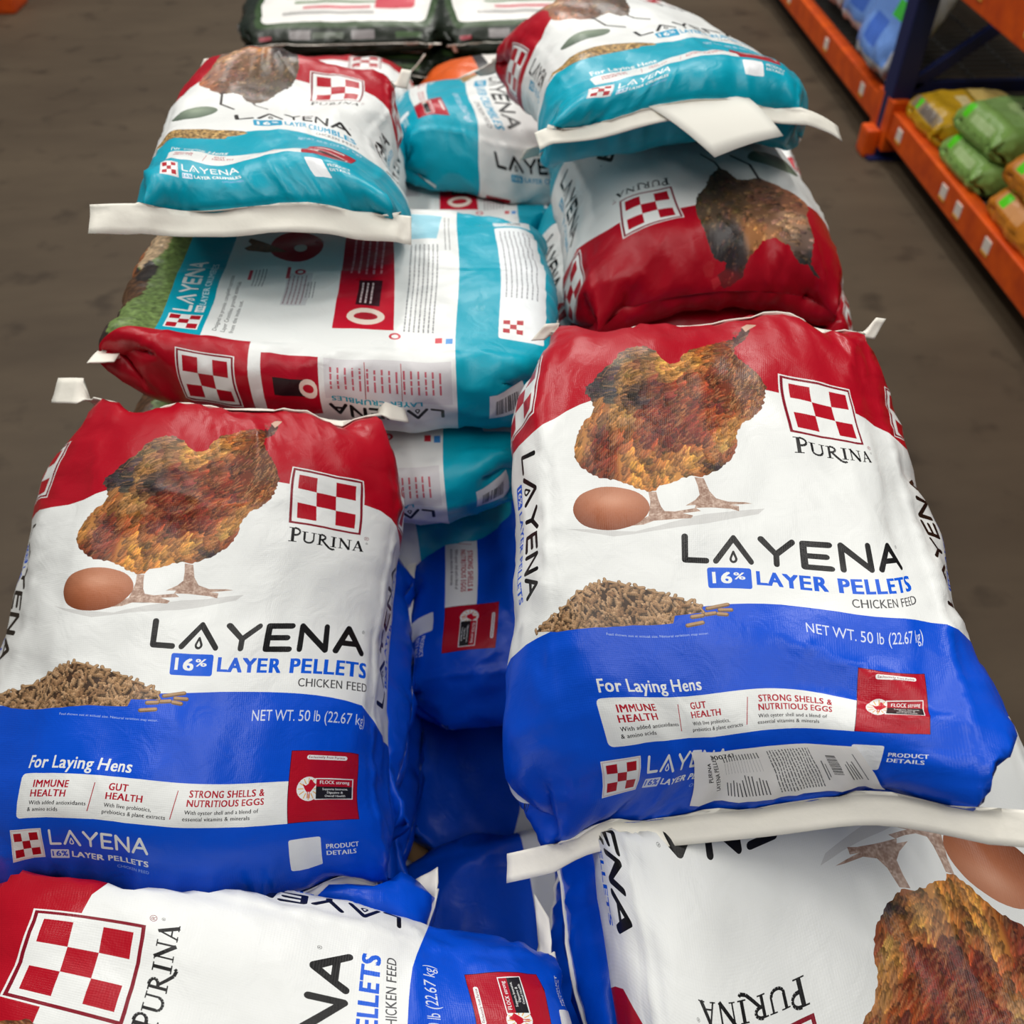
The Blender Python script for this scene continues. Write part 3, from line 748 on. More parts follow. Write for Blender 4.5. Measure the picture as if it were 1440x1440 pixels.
def back_art():
    """teal bag lying on its face: back panel and gussets"""
    A = Art(0.0); e = PER * 1000; c = PER * 500
    def zone(x0, x1, y0, y1, colr, l=1): A.rect(x0, y0, x1, y1, colr, l)
    zone(.1, e - .1, .1, 145, TEAL)
    b0, b1 = c - 190, c + 190
    zone(b0, b1, 430, 483, TEAL)
    for g0, g1 in ((b0 - GG * 1000, b0), (b1, b1 + GG * 1000)): zone(g0, g1, 372, 575, RED)
    zone(.1, 190, 420, 575, RED); zone(e - 190, e - .1, 420, 575, RED)
    # photograph of hens on grass at the head of the back panel
    def scene(X, Y):
        x = X - c; n = perlin(X / 7., Y / 7., 41) * .6 + perlin(X / 2.5, Y / 2.5, 43) * .4
        out = np.array((104, 126, 70)) * (1 + .5 * n[:, None])
        def blob(cx, cy, rx, ry, colr, k=.35):
            m = ((x - cx) / rx) ** 2 + ((Y - cy) / ry) ** 2 + n * k < 1
            out[m] = np.array(colr) * (1 + .6 * n[m][:, None])
        blob(-40, 560, 150, 26, (58, 54, 56)); blob(150, 535, 55, 46, (70, 68, 74)); blob(60, 530, 60, 22, (196, 168, 134)); blob(40, 548, 50, 12, (150, 92, 58))
        blob(110, 512, 22, 14, (224, 214, 204)); blob(-60, 538, 60, 26, (86, 60, 40)); blob(-20, 520, 30, 12, (46, 38, 34)); blob(140, 505, 10, 7, (176, 40, 44)); blob(-150, 560, 60, 24, (64, 52, 48))
        return out
    A.raster([(b0, 483), (b1, 483), (b1, 574.8), (b0, 574.8)], scene, 2, 3.0)
    checker(A.at(), b0 + 14, 436, b0 + 54, 476, frame=False)
    layena(A, b0 + 62, 452, 150, 22, WHITE, reg=False)
    A.rect(b0 + 62, 437, b0 + 82, 448, WHITE, 3, 1); A.text('16%', b0 + 64, 439.5, 6, TEAL, w=16, bold=.02, layer=4); A.text('LAYER CRUMBLES', b0 + 86, 438.5, 7.5, (210, 236, 242), w=120, bold=.02)
    for k, t in enumerate(('Designed to provide complete nutrition', 'Layer Crumbles provide essentials', 'from the inside out.')):
        A.text(t, b0 + 16, 414 - k * 9.5, 5, GREY, w=(150, 136, 82)[k], bold=.01)
    cx, cy = c + 70, 350
    A.ell(cx, cy, 46, 34, RED, 3); A.ell(cx - 8, cy - 6, 11, 8, (236, 214, 200), 4)
    A.raster([(cx - 20, cy + 10), (cx - 8, cy + 22), (cx + 10, cy + 40), (cx + 24, cy + 62), (cx + 16, cy + 64), (cx + 6, cy + 58), (cx - 6, cy + 66), (cx - 14, cy + 60), (cx - 22, cy + 36)], lambda X, Y: np.array((112, 72, 44)) * (1 + .4 * perlin(X / 4, Y / 4, 9))[:, None], 5, 3)
    for x, y, w in ((c + 130, 395, 60), (c + 140, 310, 50), (c - 50, 392, 52), (c - 70, 330, 40), (c + 100, 300, 40)): fineprint(A, x, y - 14, x + w, y, 4, 1.5, (150, 150, 152), seed=int(x))
    for x, y in ((c - 20, 350), (c + 128, 372), (c - 30, 395), (c + 120, 318)): A.rect(x, y, x + 28, y + 4, (196, 60, 76), 4)
    A.ell(c - 2, 338, 7, 7, (196, 50, 66), 4, 14); A.ell(c - 2, 338, 3.6, 3.6, WHITE, 5, 12)
    zone(c - 96, c - 6, 322, 352, (206, 206, 208), 3); fineprint(A, c - 92, 326, c - 12, 350, 5, 1.6, (150, 120, 126), seed=5)
    # red guide panel
    A.poly([(c - 148, 216), (c + 186, 232), (c + 186, 290), (c - 148, 286)], (196, 16, 42), 3)
    A.poly([(c + 100, 262), (c + 140, 280), (c + 140, 246)], (236, 226, 222), 5); A.ell(c - 118, 250, 20, 22, (238, 220, 206), 5, 18); A.ell(c - 118, 250, 9, 14, (180, 30, 46), 6, 14)
    A.rect(c - 92, 236, c - 26, 264, (60, 20, 28), 5); fineprint(A, c - 86, 242, c - 32, 260, 6, 2.2, (220, 200, 200), 6, 3); fineprint(A, c - 10, 236, c + 90, 276, 9, 2.6, (232, 150, 160), 5, 8)
    A.poly([(c + 100, 205), (c + 185, 212), (c + 185, 165), (c + 100, 172)], (150, 206, 222), 3)
    fineprint(A, c - 150, 165, c + 80, 205, 5.5, 1.7, (130, 130, 134), 4, 11); fineprint(A, c + 60, 150, c + 180, 162, 5.5, 1.5, (150, 150, 152), 4, 12)
    A.ell(c - 160, 214, 7, 7, (196, 50, 66), 4, 14); A.ell(c - 160, 214, 4, 4, WHITE, 5, 12); A.rect(c - 172, 160, c - 160, 168, (200, 30, 50), 4); A.rect(c - 174, 148, c - 162, 156, (60, 140, 210), 4)
    # white label block on the teal foot
    A.rect(c - 158, 42, c + 142, 96, (226, 230, 232), 3, 4); A.rect(c + 148, 48, c + 186, 96, (226, 230, 232), 3, 4)
    bars(A, c + 156, 60, c + 180, 78, 4); checker(A, c - 146, 66, c - 118, 92, layer=4, frame=False)
    fineprint(A, c - 70, 48, c + 130, 90, 6, 1.6, (150, 150, 156), 4, 21)
    # gussets
    for sgn, g in ((-1, b0 - GG * 500), (1, b1 + GG * 500)):
        gx0, gx1 = g - GG * 500, g + GG * 500
        A.at(); checker(A, g - 34, 388, g + 34, 452)
        A.rect(g - 30, 296, g + 46, 358, (176, 12, 38), 3)
        A.rect(g - 6, 306, g + 16, 346, (40, 28, 32), 4); A.ell(g + 5, 308, 12, 10, (238, 220, 206), 5, 16); A.ell(g + 5, 308, 5, 6, (190, 20, 44), 6, 12)
        A.rect(g - 4, 150, g + 46, 290, (214, 212, 214), 2); A.stroke([(g, 246), (g + 42, 246)], .8, RED, 4); A.stroke([(g, 206), (g + 42, 206)], .8, RED, 4)
        fineprint(A, g + 8, 160, g + 34, 284, 8, 2.2, (190, 90, 104), 4, 31)
        A.at(g - 34, 160, math.pi / 2) if sgn < 0 else A.at(g + 34, 300, -math.pi / 2)
        layena(A, 0, -22, 128, 20, BLACK, reg=False); A.text('LAYER CRUMBLES', 24, -33, 7, TEAL, w=100, bold=.03)
        A.at(); A.rect(g - 36, 62, g + 6, 108, WHITE, 3); bars(A, g - 30, 70, g - 4, 102, 6, vert=False)
    return A.bake()
# ------------------------------------------------------------------ bag builder
def ink_mesh(name, A, S, N, parent, mat=None, scale=(1, 1, 1)):
    XY, T, K = A.XY, A.T, A.K
    sc = np.array(scale)
    P = grid_at(S, XY[:, 0], XY[:, 1]) * sc
    n = grid_at(N, XY[:, 0], XY[:, 1]) / sc; n /= np.linalg.norm(n, axis=1, keepdims=True) + 1e-12
    me = bpy.data.meshes.new(name)
    me.vertices.add(len(P)); me.vertices.foreach_set('co', P.astype(np.float32).ravel())
    me.loops.add(len(T) * 3); me.loops.foreach_set('vertex_index', T.astype(np.int32).ravel())
    me.polygons.add(len(T)); me.polygons.foreach_set('loop_start', np.arange(0, len(T) * 3, 3, dtype=np.int32))
    me.polygons.foreach_set('loop_total', np.full(len(T), 3, dtype=np.int32))
    me.polygons.foreach_set('use_smooth', np.ones(len(T), dtype=bool))
    uv = me.uv_layers.new(name='sheet'); uv.data.foreach_set('uv', XY[T.ravel()].astype(np.float32).ravel())
    ca = me.color_attributes.new('ink', 'FLOAT_COLOR', 'CORNER')
    cc = np.ones((len(T) * 3, 4), np.float32); cc[:, :3] = K.reshape(-1, 3); ca.data.foreach_set('color', cc.ravel())
    me.update(calc_edges=True); me.validate()
    me.normals_split_custom_set_from_vertices(n.astype(np.float32).tolist())
    me.materials.append(mat or M_PRINT)
    o = bpy.data.objects.new(name, me); col.objects.link(o)
    if parent: o.parent = parent
    return o

def seam_tape(S, end, parent, w=.027, tabs=(.06, .06), droop=.25, tabz=(0, 0), seed=0, inner=.006, scale=(1, 1, 1), wave=.002, dirv=None, span=(-1, 1)):
    sc = np.array(scale); ny = S.shape[1]; n = 26
    Xs = np.linspace(W / 2 * span[0], W / 2 * span[1], n); Y0 = 0 if end == 0 else L; Y1 = .014 if end == 0 else L - .014
    Y0_ = np.full(n, Y0 * 1.0); Y1_ = np.full(n, Y1)
    p0 = grid_at(S, Xs, Y0_) * sc
    f = grid_at(S, Xs, Y1_) * sc
    b = grid_at(S, PER / 2 - Xs, Y1_) * sc
    d = p0 - .5 * (f + b); d /= np.linalg.norm(d, axis=1, keepdims=True)
    def smooth(a):
        for _ in range(8):
            q = np.pad(a, ((1, 1), (0, 0)), mode='reflect', reflect_type='odd'); a = (q[:-2] + 2 * q[1:-1] + q[2:]) / 4
        return a
    p0 = smooth(p0); d = smooth(d) * .1 + d.mean(0) * .9; d[:, 2] -= droop; d /= np.linalg.norm(d, axis=1, keepdims=True)
    def ext(i, j, ln, tz):
        t = p0[i] - p0[j]; t /= np.linalg.norm(t); m = 7
        return [p0[i] + t * ln * k / m + np.array([0, 0, tz * (k / m) ** 1.6]) for k in range(1, m + 1)]
    a = ext(0, 9, tabs[0], tabz[0])[::-1] if tabs[0] > 0 else []; c = ext(-1, -10, tabs[1], tabz[1]) if tabs[1] > 0 else []
    C = np.array(list(a) + list(p0) + list(c)); 
    def flat(v):
        v = v + np.array([0, 0, droop]); v[2] *= .3; return v / np.linalg.norm(v)
    fa_, fc_ = flat(d[0].copy()), flat(d[-1].copy()); na, nc = len(a), len(c)
    D = np.array([fa_ * (1 - k / max(1, na)) + d[0] * (k / max(1, na)) if k > na - 3 else fa_ for k in range(na)] + list(d) + [d[-1] * (1 - (k + 1) / 3) + fc_ * ((k + 1) / 3) if k < 2 else fc_ for k in range(nc)])
    m = len(C); cross = 5; V = []
    T = np.gradient(C, axis=0); T /= np.linalg.norm(T, axis=1, keepdims=True)
    if dirv is not None: D = np.tile(np.array(dirv, float) / np.linalg.norm(dirv), (m, 1))
    N = np.cross(T, D) if end == 0 else np.cross(D, T)
    N /= np.linalg.norm(N, axis=1, keepdims=True); N = np.where(N[:, 2:3] < 0, -N, N)
    s = np.linspace(0, 1, m)
    Nf = grid_normals(S / 1.0); yi = np.full(n, inner if end == 0 else L - inner)
    pin = grid_at(S, Xs, yi) * sc + grid_at(Nf, Xs, yi) * .003
    na, nc = len(a), len(c)
    for k in range(cross + 1):
        if k == 0:
            R0 = C - D * .003 + N * .003; R0[na:na + n] = pin; V.append(R0); continue
        q = (k - 1) / (cross - 1); off = w * q
        wob = wave * perlin(s * 9 + seed * 3.1, np.full(m, q * 1.5 + seed), 77 + seed)
        V.append(C + D * off + N * (wob + .003 * (1 - q))[:, None])
    V = np.array(V); top = V + N[None] * .0008; bot = V - N[None] * .0008
    R = cross + 1; al = np.concatenate([top.reshape(-1, 3), bot.reshape(-1, 3)]); F = []; h = R * m
    for k in range(cross):
        for i in range(m - 1):
            q = (k * m + i, k * m + i + 1, (k + 1) * m + i + 1, (k + 1) * m + i)
            F.append(q); F.append(tuple(x + h for x in q[::-1]))
    for i in range(m - 1):
        F.append((i + 1, i, i + h, i + 1 + h)); t = cross * m; F.append((t + i, t + i + 1, t + i + 1 + h, t + i + h))
    for k in range(cross):
        F.append((k * m, (k + 1) * m, (k + 1) * m + h, k * m + h)); e = m - 1; F.append(((k + 1) * m + e, k * m + e, k * m + e + h, (k + 1) * m + e + h))
    return mesh_obj('seam_tape', al, F, M_TAPE, parent, True)

def rot3(yaw, pitch, roll):
    return Matrix.Rotation(yaw, 4, 'Z') @ Matrix.Rotation(pitch, 4, 'X') @ Matrix.Rotation(roll, 4, 'Y')

BAGS = []
def feed_bag(name, label, group, art, fit=None, pose=None, flip=False, seed=0, creases=(), crumple=1.0, lump=1.0, bottom=None, top=None, scale=(1, 1, 1), cat='feed bag', mat=None, rank=None, nose=None, under=None):
    """bottom / top: keyword sets for the two seam tapes"""
    if fit: q = fit['q']; S, N = bag_surface(q[6:], fit['c'], fit['b'], flip, seed, creases, crumple, lump, nose, under)
    else: q = list(pose); S, N = bag_surface(None, None, (1, 1), flip, seed, creases, crumple, lump)
    r = empty(name, q[:3], rot3(*q[3:6]).to_euler())
    tag(r, label, cat, group)
    R = dict(root=r, S=S * np.array(scale), M=np.array(rot3(*q[3:6]))[:3, :3], p=np.array(q[:3]), art=art, bottom=bottom, top=top, seed=seed, mat=mat, rank=q[2] if rank is None else rank)
    BAGS.append(R)
    return R

def settle(recs, cell=.008):
    """each bag gives way under the bags lying on it"""
    for R in recs: R['Wd'] = R['S'] @ R['M'].T + R['p']
    o = sorted(recs, key=lambda R: -R['rank'])
    for k, low in enumerate(o):
        A = low['Wd']
        for up in o[:k]:
            if up['rank'] < low['rank'] + .03: continue
            B = up['Wd'].reshape(-1, 3)
            if (B[:, :2].min(0) > A.reshape(-1, 3)[:, :2].max(0)).any() or (B[:, :2].max(0) < A.reshape(-1, 3)[:, :2].min(0)).any(): continue
            m = B[:, :2].min(0) - 3 * cell; n = np.ceil((B[:, :2].max(0) - m) / cell).astype(int) + 4
            E = np.full(n, 9.0); ij = ((B[:, :2] - m) / cell).astype(int)
            np.minimum.at(E, (ij[:, 0], ij[:, 1]), B[:, 2])
            ia = ((A[:, :, :2] - m) / cell).astype(int); ok = ((ia >= 0) & (ia < n)).all(-1)
            ia = np.where(ok[..., None], ia, 0); ev = np.where(ok, E[ia[..., 0], ia[..., 1]], 9.0)
            hit = (A[:, :, 2] > ev - .004) & (A[:, :, 2] < ev + .16)
            A[:, :, 2] = np.where(hit, ev - .004, A[:, :, 2])
        # take the grid marks out of the pressed skin
        D = A - (low['S'] @ low['M'].T + low['p'])
        if np.abs(D).max() > 1e-6:
            d = D[:, :, 2]
            for _ in range(5):
                d = .5 * d + .125 * (np.roll(d, 1, 0) + np.roll(d, -1, 0) + np.concatenate([d[:, :1], d[:, :-1]], 1) + np.concatenate([d[:, 1:], d[:, -1:]], 1))
            A = low['S'] @ low['M'].T + low['p']; A[:, :, 2] += d
        low['Wd'] = A
        low['S'] = (A - low['p']) @ low['M']

def finish(recs):
    for R in recs:
        S = R['S']; N = R['N'] = grid_normals(S)
        ink_mesh('bag_body', R['art'], S, N, R['root'], R['mat'])
        if R['bottom'] is not None: seam_tape(S, 0, R['root'], seed=R['seed'], **R['bottom'])
        if R['top'] is not None: seam_tape(S, 1, R['root'], seed=R['seed'] + 5, **R['top'])

LATER = []
def copy_thing(*a): LATER.append(a)
def copy_now(src, loc, rot, label, group=None):
    src = src['root']
    r = src.copy(); col.objects.link(r); r.location = loc; r.rotation_euler = rot
    r['label'] = label
    if group: r['group'] = group
    for ch in src.children:
        c = ch.copy(); col.objects.link(c); c.parent = r
        for g in ch.children:
            d = g.copy(); col.objects.link(d); d.parent = c
    return r

def patch(S, N, u, v, lift=.0016):
    """points lying on a bag's surface"""
    return grid_at(S, u, v) + grid_at(N, u, v) * lift

def sheet(name, grid, mat, parent, th=.0006):
    """thin paper from an n x m grid of points"""
    g = np.array(grid, float); n, m = g.shape[:2]
    dx = np.gradient(g, axis=0); dy = np.gradient(g, axis=1); nn = np.cross(dx, dy); nn /= np.linalg.norm(nn, axis=2, keepdims=True) + 1e-12
    V = np.concatenate([(g + nn * th / 2).reshape(-1, 3), (g - nn * th / 2).reshape(-1, 3)]); h = n * m; F = []
    for i in range(n - 1):
        for j in range(m - 1):
            q = (i * m + j, (i + 1) * m + j, (i + 1) * m + j + 1, i * m + j + 1); F.append(q); F.append(tuple(x + h for x in q[::-1]))
    ring = [(i, 0) for i in range(n)] + [(n - 1, j) for j in range(1, m)] + [(i, m - 1) for i in range(n - 2, -1, -1)] + [(0, j) for j in range(m - 2, 0, -1)]
    for a, b in zip(ring, ring[1:] + ring[:1]):
        A_, B_ = a[0] * m + a[1], b[0] * m + b[1]; F.append((B_, A_, A_ + h, B_ + h))
    return mesh_obj(name, V, F, mat, parent, True)

FIT = {
'A': {"b":[2.0,0.4],"q":[-0.308,0.6622,0.6462,-0.059,0.304,0.1782,-0.6429,0.1643,0.0465,0.4334,0.2653,0.1481,-0.0967,-0.051,-0.0208,-0.0575,-0.0251,0.0982,0.0236],"c":[[0.068,0.209,0.133,-0.2026,-0.0285,0.0025],[0.155,0.205,0.127,0.0691,-0.0949,-0.0529],[0.161,0.122,0.133,0.0278,0.0605,0.0291],[0.07,0.124,0.135,0.114,0.0785,0.0284],[0.075,0.1,0.135,0.0066,0.0506,0.023],[0.168,0.099,0.132,-0.0867,-0.1044,-0.0481],[-0.062,-0.025,0.135,0.0487,-0.0214,-0.0175],[-0.063,0.008,0.135,-0.2099,0.0304,0.0564],[0.188,-0.024,0.128,0.0472,0.007,0.003],[-0.034,-0.031,0.135,0.0433,-0.0335,-0.0192],[-0.033,-0.054,0.135,-0.0069,-0.0412,-0.0112],[0.02,-0.05,0.135,0.0031,0.1586,0.0485],[0.192,-0.049,0.126,-0.0061,0.0308,0.0086],[0.193,-0.063,0.125,-0.0242,0.0523,0.0159],[0.066,-0.103,0.135,0.019,-0.1187,-0.0328],[0.191,-0.101,0.125,-0.0599,-0.1873,-0.0494],[-0.169,-0.163,0.13,-0.1231,-0.003,0.0366],[-0.175,-0.168,0.128,0.1514,0.0486,-0.0369],[-0.171,-0.211,0.12,-0.0034,-0.0066,0.0],[0.021,0.048,0.135,-0.0517,-0.1347,-0.0473],[-0.182,0.031,0.129,-0.1776,-0.2713,-0.049],[-0.096,0.049,0.135,0.2905,0.0616,-0.0466],[-0.131,0.065,0.135,-0.1796,-0.0024,0.049],[-0.144,0.01,0.135,0.0891,0.0969,0.0097],[0.043,0.278,0.082,0.495,-0.0342,-0.0816],[0.113,-0.136,0.135,-0.0271,0.0798,0.0199],[0.186,-0.134,0.126,0.0782,0.1111,0.0265],[0.179,-0.21,0.118,-0.0317,-0.0441,-0.0078],[-0.178,-0.222,0.114,-0.0635,-0.091,0.0065],[-0.141,-0.253,0.102,0.0392,0.0656,-0.0029],[0.214,0.148,0.109,0.0191,0.0599,0.0305],[-0.215,0.123,0.111,-0.0107,-0.0288,-0.0101],[-0.219,0.046,0.111,0.1326,0.185,0.0296],[-0.206,0.208,0.104,0.0216,0.0081,-0.0026],[-0.199,0.288,0.05,-0.0313,-0.0216,-0.0033],[0.197,0.288,0.051,0.041,-0.0367,-0.0236],[-0.09,0.283,0.054,0.0433,0.0336,0.011],[0.022,0.288,0.056,-0.3503,-0.0246,0.0388],[0.123,0.276,0.052,-0.1505,0.1049,0.0778],[0.198,-0.285,0.057,0.043,0.0212,0.0044]]},
'B': {"b":[1.0,1.7],"q":[0.2455,0.6691,0.7283,-0.0756,0.2402,0.0704,0.1427,-0.0398,-0.4691,0.351,-0.1308,0.6183,-0.1464,0.095,0.0471,-0.0085,0.0133,-0.027,0.1463],"c":[[0.068,0.209,0.133,-0.1375,-0.0132,-0.0681],[0.155,0.205,0.127,0.0974,-0.1239,-0.0538],[0.161,0.122,0.133,0.0674,0.0002,0.0348],[0.07,0.124,0.135,0.0668,0.0662,0.0777],[0.075,0.1,0.135,-0.0262,0.0572,0.0303],[0.168,0.099,0.132,-0.0149,-0.0775,-0.0629],[-0.062,-0.025,0.135,0.0011,-0.0116,-0.0061],[-0.063,0.008,0.135,-0.0405,-0.0706,-0.0517],[0.188,-0.024,0.128,0.0027,-0.0411,-0.0213],[-0.034,-0.031,0.135,-0.0039,0.0811,0.0428],[-0.033,-0.054,0.135,0.0505,-0.0686,-0.0209],[0.02,-0.05,0.135,-0.0204,0.0555,0.0221],[0.192,-0.049,0.126,0.0271,0.0183,0.0239],[0.193,-0.063,0.125,-0.0148,0.0701,0.0278],[0.066,-0.103,0.135,-0.022,0.0111,-0.0036],[0.191,-0.101,0.125,0.1695,-0.2028,-0.0024],[-0.169,-0.163,0.13,-0.1947,-0.0224,-0.0387],[-0.175,-0.168,0.128,0.3095,-0.0509,0.0271],[-0.171,-0.211,0.12,-0.4011,-0.001,-0.0653],[0.021,0.048,0.135,-0.0412,-0.0987,-0.0779],[-0.182,0.031,0.129,0.139,-0.0492,-0.013],[-0.096,0.049,0.135,0.254,0.1399,0.1438],[-0.131,0.065,0.135,-0.2115,-0.118,-0.1141],[-0.144,0.01,0.135,-0.1466,0.0589,0.011],[0.043,0.278,0.082,0.2444,-0.058,0.0383],[-0.178,-0.222,0.114,0.1992,0.0297,0.0396],[-0.174,-0.253,0.098,0.257,0.2982,0.1186],[-0.141,-0.253,0.102,0.1924,-0.0573,0.0204],[0.213,0.154,0.109,-0.1048,0.1162,0.032],[-0.215,0.121,0.111,0.0065,0.0399,0.0297],[0.218,-0.09,0.11,-0.1701,0.1375,-0.0306],[-0.212,-0.151,0.11,-0.0042,0.0846,0.032],[0.22,0.025,0.11,0.0093,0.0052,0.0084],[-0.2,-0.244,0.093,-0.2114,-0.2671,-0.0965],[-0.199,0.288,0.05,-0.0013,-0.0216,-0.0195],[0.197,0.288,0.051,0.0413,-0.1136,-0.0842],[-0.101,0.281,0.054,0.0226,0.0316,0.0336],[0.022,0.288,0.056,-0.1639,-0.0156,-0.0701],[0.136,0.272,0.05,-0.0949,0.1885,0.1343],[-0.197,-0.286,0.057,-0.0476,0.0117,-0.0026],[-0.089,-0.281,0.062,-0.1659,-0.0544,-0.0453],[0.001,-0.287,0.063,0.0175,0.0522,0.0183],[0.09,-0.282,0.061,0.1111,-0.0659,0.0246],[0.162,-0.271,0.058,-0.3284,0.1521,-0.1134],[0.198,-0.285,0.057,0.2507,-0.1168,0.1108]]},
'C': {"b":[0.8,0.8],"q":[-0.1963,0.1868,0.5076,1.3669,0.1391,-0.058,-0.0508,-0.509,0.2278,-0.4459,0.1075,-0.0508,-0.0978,-0.0495,0.2248,0.1456,0.0243,0.0637,0.2973],"c":[[0.198,-0.285,0.057,-0.0035,0.0544,-0.0078],[0.155,0.205,0.127,-0.0138,-0.0377,-0.0177],[0.161,0.122,0.133,-0.0082,0.0634,0.0154],[0.07,0.124,0.135,0.0064,0.0075,0.003],[0.168,0.099,0.132,0.0258,-0.0892,-0.0151],[0.188,-0.024,0.128,0.0429,0.0676,0.0161],[0.154,-0.025,0.134,-0.1191,0.0941,-0.0214],[0.192,-0.049,0.126,0.0468,-0.1259,0.0071],[0.193,-0.063,0.125,-0.0692,-0.0815,-0.0214],[0.219,-0.088,0.11,0.0749,0.0342,0.022],[0.123,-0.075,0.135,0.0966,-0.0554,0.0201],[0.214,0.148,0.109,0.0032,0.0447,0.0152],[0.186,-0.134,0.126,-0.1012,0.1488,-0.0326],[0.179,-0.21,0.118,0.0367,-0.1123,0.0222]]},
'D': {"b":[0.8,0.8],"q":[0.3554,0.4649,0.4977,3.1886,-0.211,-0.0461,0.2221,-0.2191,0.0452,-0.0281,-0.0361,-0.0173,0.0524,0.0659,0.0099,0.1689,0.1077,-0.0377,0.1742],"c":[[0.166,0.011,0.133,0.0819,0.338,-0.0916],[0.138,0.009,0.135,-0.2395,-0.0859,0.0883],[0.105,0.009,0.135,0.1392,-0.114,-0.0221],[0.093,0.009,0.135,-0.0022,-0.0678,0.0158],[0.075,0.1,0.135,0.0097,-0.1845,0.0138],[0.168,0.099,0.132,0.0987,0.1842,-0.0401],[0.07,0.124,0.135,-0.0305,0.0496,0.0081],[-0.096,0.053,0.135,0.015,-0.3697,0.0579],[0.021,0.048,0.135,-0.0224,0.2059,-0.0293],[-0.131,0.065,0.135,-0.0024,0.32,-0.0428],[0.22,0.025,0.11,0.056,-0.1708,0.0271],[0.218,0.091,0.11,-0.1032,-0.1175,0.037]]},
'E': {"b":[0.8,0.8],"q":[0.1721,0.9679,0.373,-1.6224,-0.0002,-0.0092,-0.0412,-0.1323,0.0607,-0.012,0.0464,-0.0567,-0.0177,-0.01,0.0209,0.0181,-0.0386,-0.0518,-0.0306],"c":[[-0.169,-0.163,0.13,-0.0449,0.0307,0.0478],[-0.062,-0.166,0.135,0.0057,-0.0055,-0.0055],[-0.171,-0.211,0.12,-0.0094,-0.0291,0.0134],[-0.175,-0.168,0.128,0.019,0.0092,-0.0216],[0.112,-0.17,0.135,-0.0164,0.0941,0.0089],[0.109,-0.215,0.13,0.0024,-0.0141,-0.0006],[0.113,-0.136,0.135,0.0123,-0.0707,-0.0089],[0.186,-0.134,0.126,-0.0109,0.0293,0.0076],[0.179,-0.21,0.118,0.0178,-0.067,-0.007],[-0.174,-0.253,0.098,-0.0418,0.0429,0.0384],[-0.178,-0.222,0.114,0.0768,-0.0425,-0.0786],[-0.141,-0.253,0.102,-0.0095,-0.0016,0.0102],[0.208,-0.203,0.104,-0.0115,0.0512,0.0037],[0.215,-0.139,0.109,0.0064,-0.025,-0.0039]]},
'F': {"b":[0.8,0.8],"q":[-0.1827,1.1678,0.7232,1.5762,0.0198,0.0599,-0.0024,0.0392,-0.0144,0.1263,0.1728,-0.0149,-0.0264,-0.0228,0.0077,0.0185,0.0175,0.0032,-0.0173],"c":[[-0.198,0.212,0.135,0.0006,-0.0061,-0.0027],[0.199,0.211,0.135,0.0006,0.0,0.0013],[-0.201,0.155,0.135,-0.0001,0.0062,0.003],[0.203,0.154,0.135,-0.0006,0.0003,-0.0012],[0.202,-0.155,0.135,-0.0004,0.0002,-0.0009],[-0.202,-0.154,0.135,-0.0003,-0.0006,-0.0004]]},
'H': {"b":[0.8,0.8],"q":[0.3678,1.5018,0.7491,3.2019,-0.0058,-0.0228,-0.3348,-0.1728,-0.0624,0.0227,-0.1213,-0.0156,-0.1072,0.0416,0.061,0.0079,0.0032,0.0419,-0.0063],"c":[[0.161,0.122,0.133,-0.0039,0.022,-0.0406],[0.07,0.124,0.135,0.0347,0.009,-0.039],[0.155,0.205,0.127,0.0098,-0.0173,0.0263],[0.068,0.209,0.133,-0.0205,0.0038,0.0052],[0.168,0.099,0.132,-0.0337,-0.0226,0.0603],[0.075,0.1,0.135,-0.0113,-0.0079,0.023],[0.213,0.151,0.109,0.0255,0.0141,-0.034],[-0.215,0.123,0.111,-0.0024,0.0065,-0.0096],[-0.14,0.038,0.135,0.0037,-0.0048,0.0068]]},
'I': {"b":[0.8,0.8],"q":[0.304,1.607,0.893,0.2257,0.0092,0.0291,-0.1947,0.1581,-0.0566,-0.3362,-0.0884,0.0544,-0.2159,-0.0909,-0.2669,-0.0633,0.0621,-0.0426,0.0833],"c":[[-0.197,-0.286,0.057,-0.0857,0.0295,0.0004],[-0.055,-0.285,0.063,-0.0372,0.0172,0.0011],[0.101,-0.28,0.06,0.0138,-0.0028,0.0117],[0.198,-0.285,0.057,-0.0014,-0.0029,-0.0086],[-0.216,-0.101,0.111,-0.0119,0.0123,0.021],[0.012,-0.072,0.135,0.0259,-0.0073,0.0144],[0.219,-0.088,0.11,0.0337,-0.0133,0.0184],[-0.175,-0.168,0.128,0.0082,0.0059,0.0231],[-0.171,-0.211,0.12,-0.2214,0.0117,-0.1847],[0.113,-0.136,0.135,-0.0365,0.0142,-0.015],[-0.178,-0.222,0.114,0.2077,-0.0176,0.152],[-0.141,-0.253,0.102,0.098,-0.0402,-0.0006],[0.188,-0.024,0.128,-0.0192,0.0069,-0.0106],[-0.14,0.038,0.135,0.0015,-0.0051,-0.0129]]},
